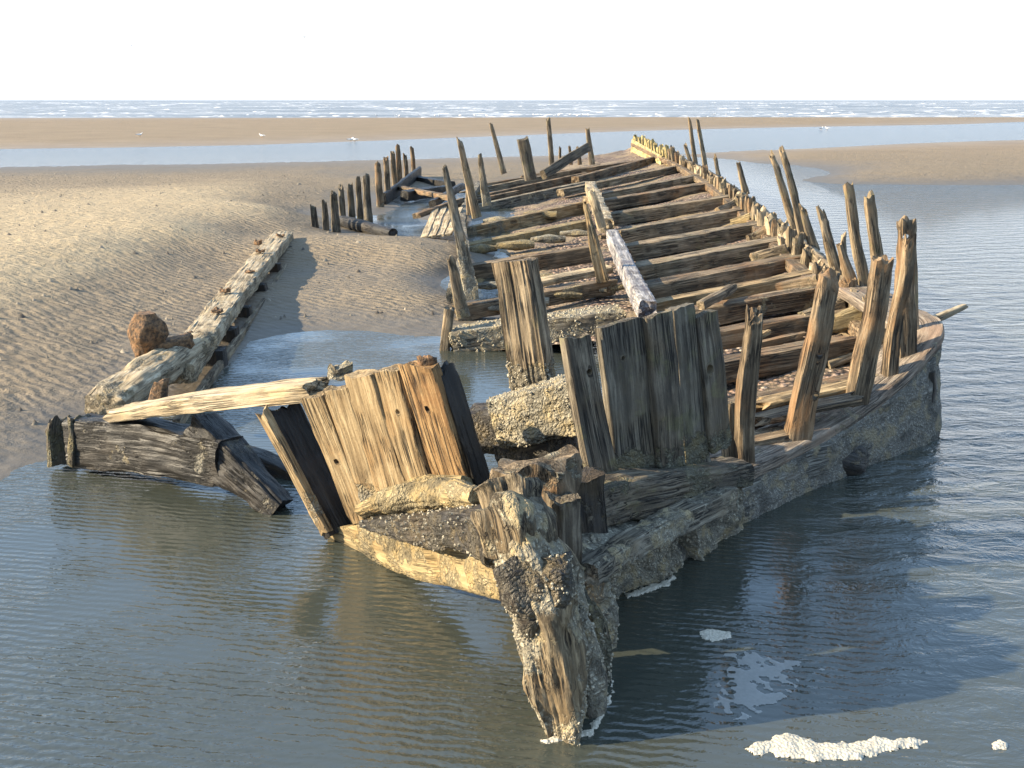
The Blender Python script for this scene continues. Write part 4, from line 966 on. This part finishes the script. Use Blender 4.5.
foam([(990, 741), (1000, 738), (1010, 742), (1006, 748), (994, 747)], .013, 'small cream foam clump floating alone right of the largest raft of foam', 2)
foam([(699, 630), (712, 627), (730, 630), (732, 636), (715, 640), (702, 637)], .006, 'thin white foam patch floating below the hull right of the stem', 3)
foam([(724, 652), (745, 648), (770, 655), (800, 660), (825, 668), (800, 678), (790, 700), (760, 712), (735, 720), (715, 712), (712, 690), (722, 670)], .006,
     'widest thin broken film of foam spread on the water right of the stem', 4, .5)
# foam collecting at the waterline of the stem and hull
fr = random.Random(4)
foam([(540, 738), (560, 733), (590, 727), (596, 716), (602, 700), (611, 690), (613, 678), (607, 668), (614, 690), (608, 704), (600, 722), (592, 733), (562, 740), (545, 742)], .012, 'narrow white rim of foam curling round the foot of the stem post', 6)
foam([(600, 606), (606, 622), (603, 632), (611, 622), (610, 606)], .012, 'short rim of white foam hugging the stem above its foot', 8)
foam([(625, 592), (645, 586), (668, 578), (672, 570), (676, 577), (668, 584), (645, 592), (628, 597)], .012, 'narrow rim of white foam along the encrusted hull beside the dark hollow', 7)

# ------------------------------------------------------------------ gulls
def loft(rings, m=10):
    V, Fc = [], []
    for (x, z, ry, rz) in rings:
        for i in range(m):
            a = i * 6.283 / m; V.append((x, ry * math.cos(a), z + rz * math.sin(a)))
    for j in range(len(rings) - 1):
        for i in range(m):
            i2 = (i + 1) % m; Fc.append((j * m + i, j * m + i2, (j + 1) * m + i2, (j + 1) * m + i))
    Fc.append(tuple(range(m))); Fc.append(tuple((len(rings) - 1) * m + i for i in reversed(range(m))))
    return mesh_from('body', V, Fc)
GUL = {}
def gull_standing():
    body = loft([(-.30, .20, .012, .01), (-.20, .205, .05, .035), (-.08, .20, .085, .075), (.05, .205, .085, .08), (.13, .235, .06, .06), (.17, .285, .042, .045), (.195, .325, .045, .045), (.225, .325, .035, .032), (.25, .318, .012, .012)])
    wing = loft([(-.36, .215, .01, .008), (-.2, .23, .06, .03), (-.02, .25, .088, .035), (.08, .25, .05, .03)])
    bm = bmesh.new()
    for s in (-1, 1):
        bmesh.ops.create_cone(bm, cap_ends=True, segments=6, radius1=.008, radius2=.008, depth=.15, matrix=__import__('mathutils').Matrix.Translation((0, s * .035, .07)))
    leg = bpy.data.meshes.new('legs'); bm.to_mesh(leg); bm.free()
    beak = loft([(.24, .318, .013, .013), (.30, .312, .004, .004)], 6)
    return body, wing, leg, beak
gb, gw, gl, gk = gull_standing()
for me, mt in ((gb, 'gull_white'), (gw, 'gull_grey'), (gl, 'gull_leg'), (gk, 'gull_leg')): me.materials.append(M[mt])
def add_gull(px, py, z, rz, label, group=None, scale=1.0):
    p = PZ(px, py, z); p.z = max(z, 0) if True else 0
    e = empty('gull', p, label, 'gull', group); e.rotation_euler = (0, 0, rz); e.scale = (scale,) * 3
    for n_, me in (('body', gb), ('wing', gw), ('leg', gl), ('beak', gk)):
        o = bpy.data.objects.new(n_, me); COL.objects.link(o); o.parent = e
G1 = 'gulls standing on the far sand'
def gz(px, py):
    q = PZ(px, py, .1); return max(0.0, hz(q.x, q.y))
for px, py, rz, lab in ((140, 137, .3, 'white gull alone on the far sandbar, leftmost of the standing gulls'),
                        (262, 138, 2.8, 'white gull standing on the far sandbar above the middle of the left channel'),
                        (351, 142, .2, 'left gull of a close pair standing at the channel edge'), (355, 142, 2.9, 'right gull of a close pair standing at the channel edge'),
                        (821, 130, .4, 'left gull of a pair standing in the shallow channel on the right'), (827, 130, 2.7, 'right gull of a pair standing in the shallow channel on the right')):
    add_gull(px, py, gz(px, py), rz, lab, G1, .9)
rg = random.Random(8)
for i in range(26):
    px = rg.choice((rg.uniform(360, 620), rg.uniform(360, 1010))); py = 117.6 - px * .0035 + rg.uniform(-.3, 1.2)
    add_gull(px, py, .04, rg.uniform(0, 6.28), 'tiny white gull in the scattered line along the surf edge', 'gulls along the surf edge', 1.1)
# flying gulls
fb = loft([(-.22, 0, .01, .01), (-.1, 0, .05, .04), (.05, 0, .06, .055), (.15, .01, .045, .045), (.22, .01, .03, .03), (.27, 0, .006, .006)]); fb.materials.append(M['gull_white'])
def fwing(s):
    V, Fc = [], []
    st = [(0, 0, .16), (.25, .10, .17), (.5, .08, .13), (.72, -.02, .05)]
    for yv, zv, c in st:
        xo = .03 - .16 * max(0, yv - .3); V += [(xo + c * .4, s * yv, zv), (xo, s * yv, zv + .015), (xo - c * .6, s * yv, zv), (xo, s * yv, zv - .008)]
    for j in range(3):
        for i in range(4): Fc.append((j * 4 + i, j * 4 + (i + 1) % 4, j * 4 + 4 + (i + 1) % 4, j * 4 + 4 + i))
    Fc += [(0, 1, 2, 3), (12, 13, 14, 15)]
    me = mesh_from('wing', V, Fc); me.materials.append(M['gull_grey']); return me
wl_, wr_ = fwing(1), fwing(-1)
for px, py, Y, rz, lab in ((304, 37, 120, 1.9, 'largest grey gull gliding high in the white sky at upper left'), (131, 46, 170, 1.2, 'tiny gull flying in the white sky at far upper left'),
                           (520, 97, 150, 1.6, 'gull flying low over the sea above the thin posts in the middle'), (404, 88, 220, 1.4, 'tiny gull flying just over the horizon left of the middle'),
                           (726, 86, 220, 1.5, 'tiny gull flying just over the horizon right of the middle')):
    e = empty('gull', PY(px, py, Y), lab, 'gull', 'gulls in flight'); e.rotation_euler = (.15, .1, rz - 1.57 + .6)
    for n_, me in (('body', fb), ('wing', wl_), ('wing', wr_)):
        o = bpy.data.objects.new(n_, me); COL.objects.link(o); o.parent = e
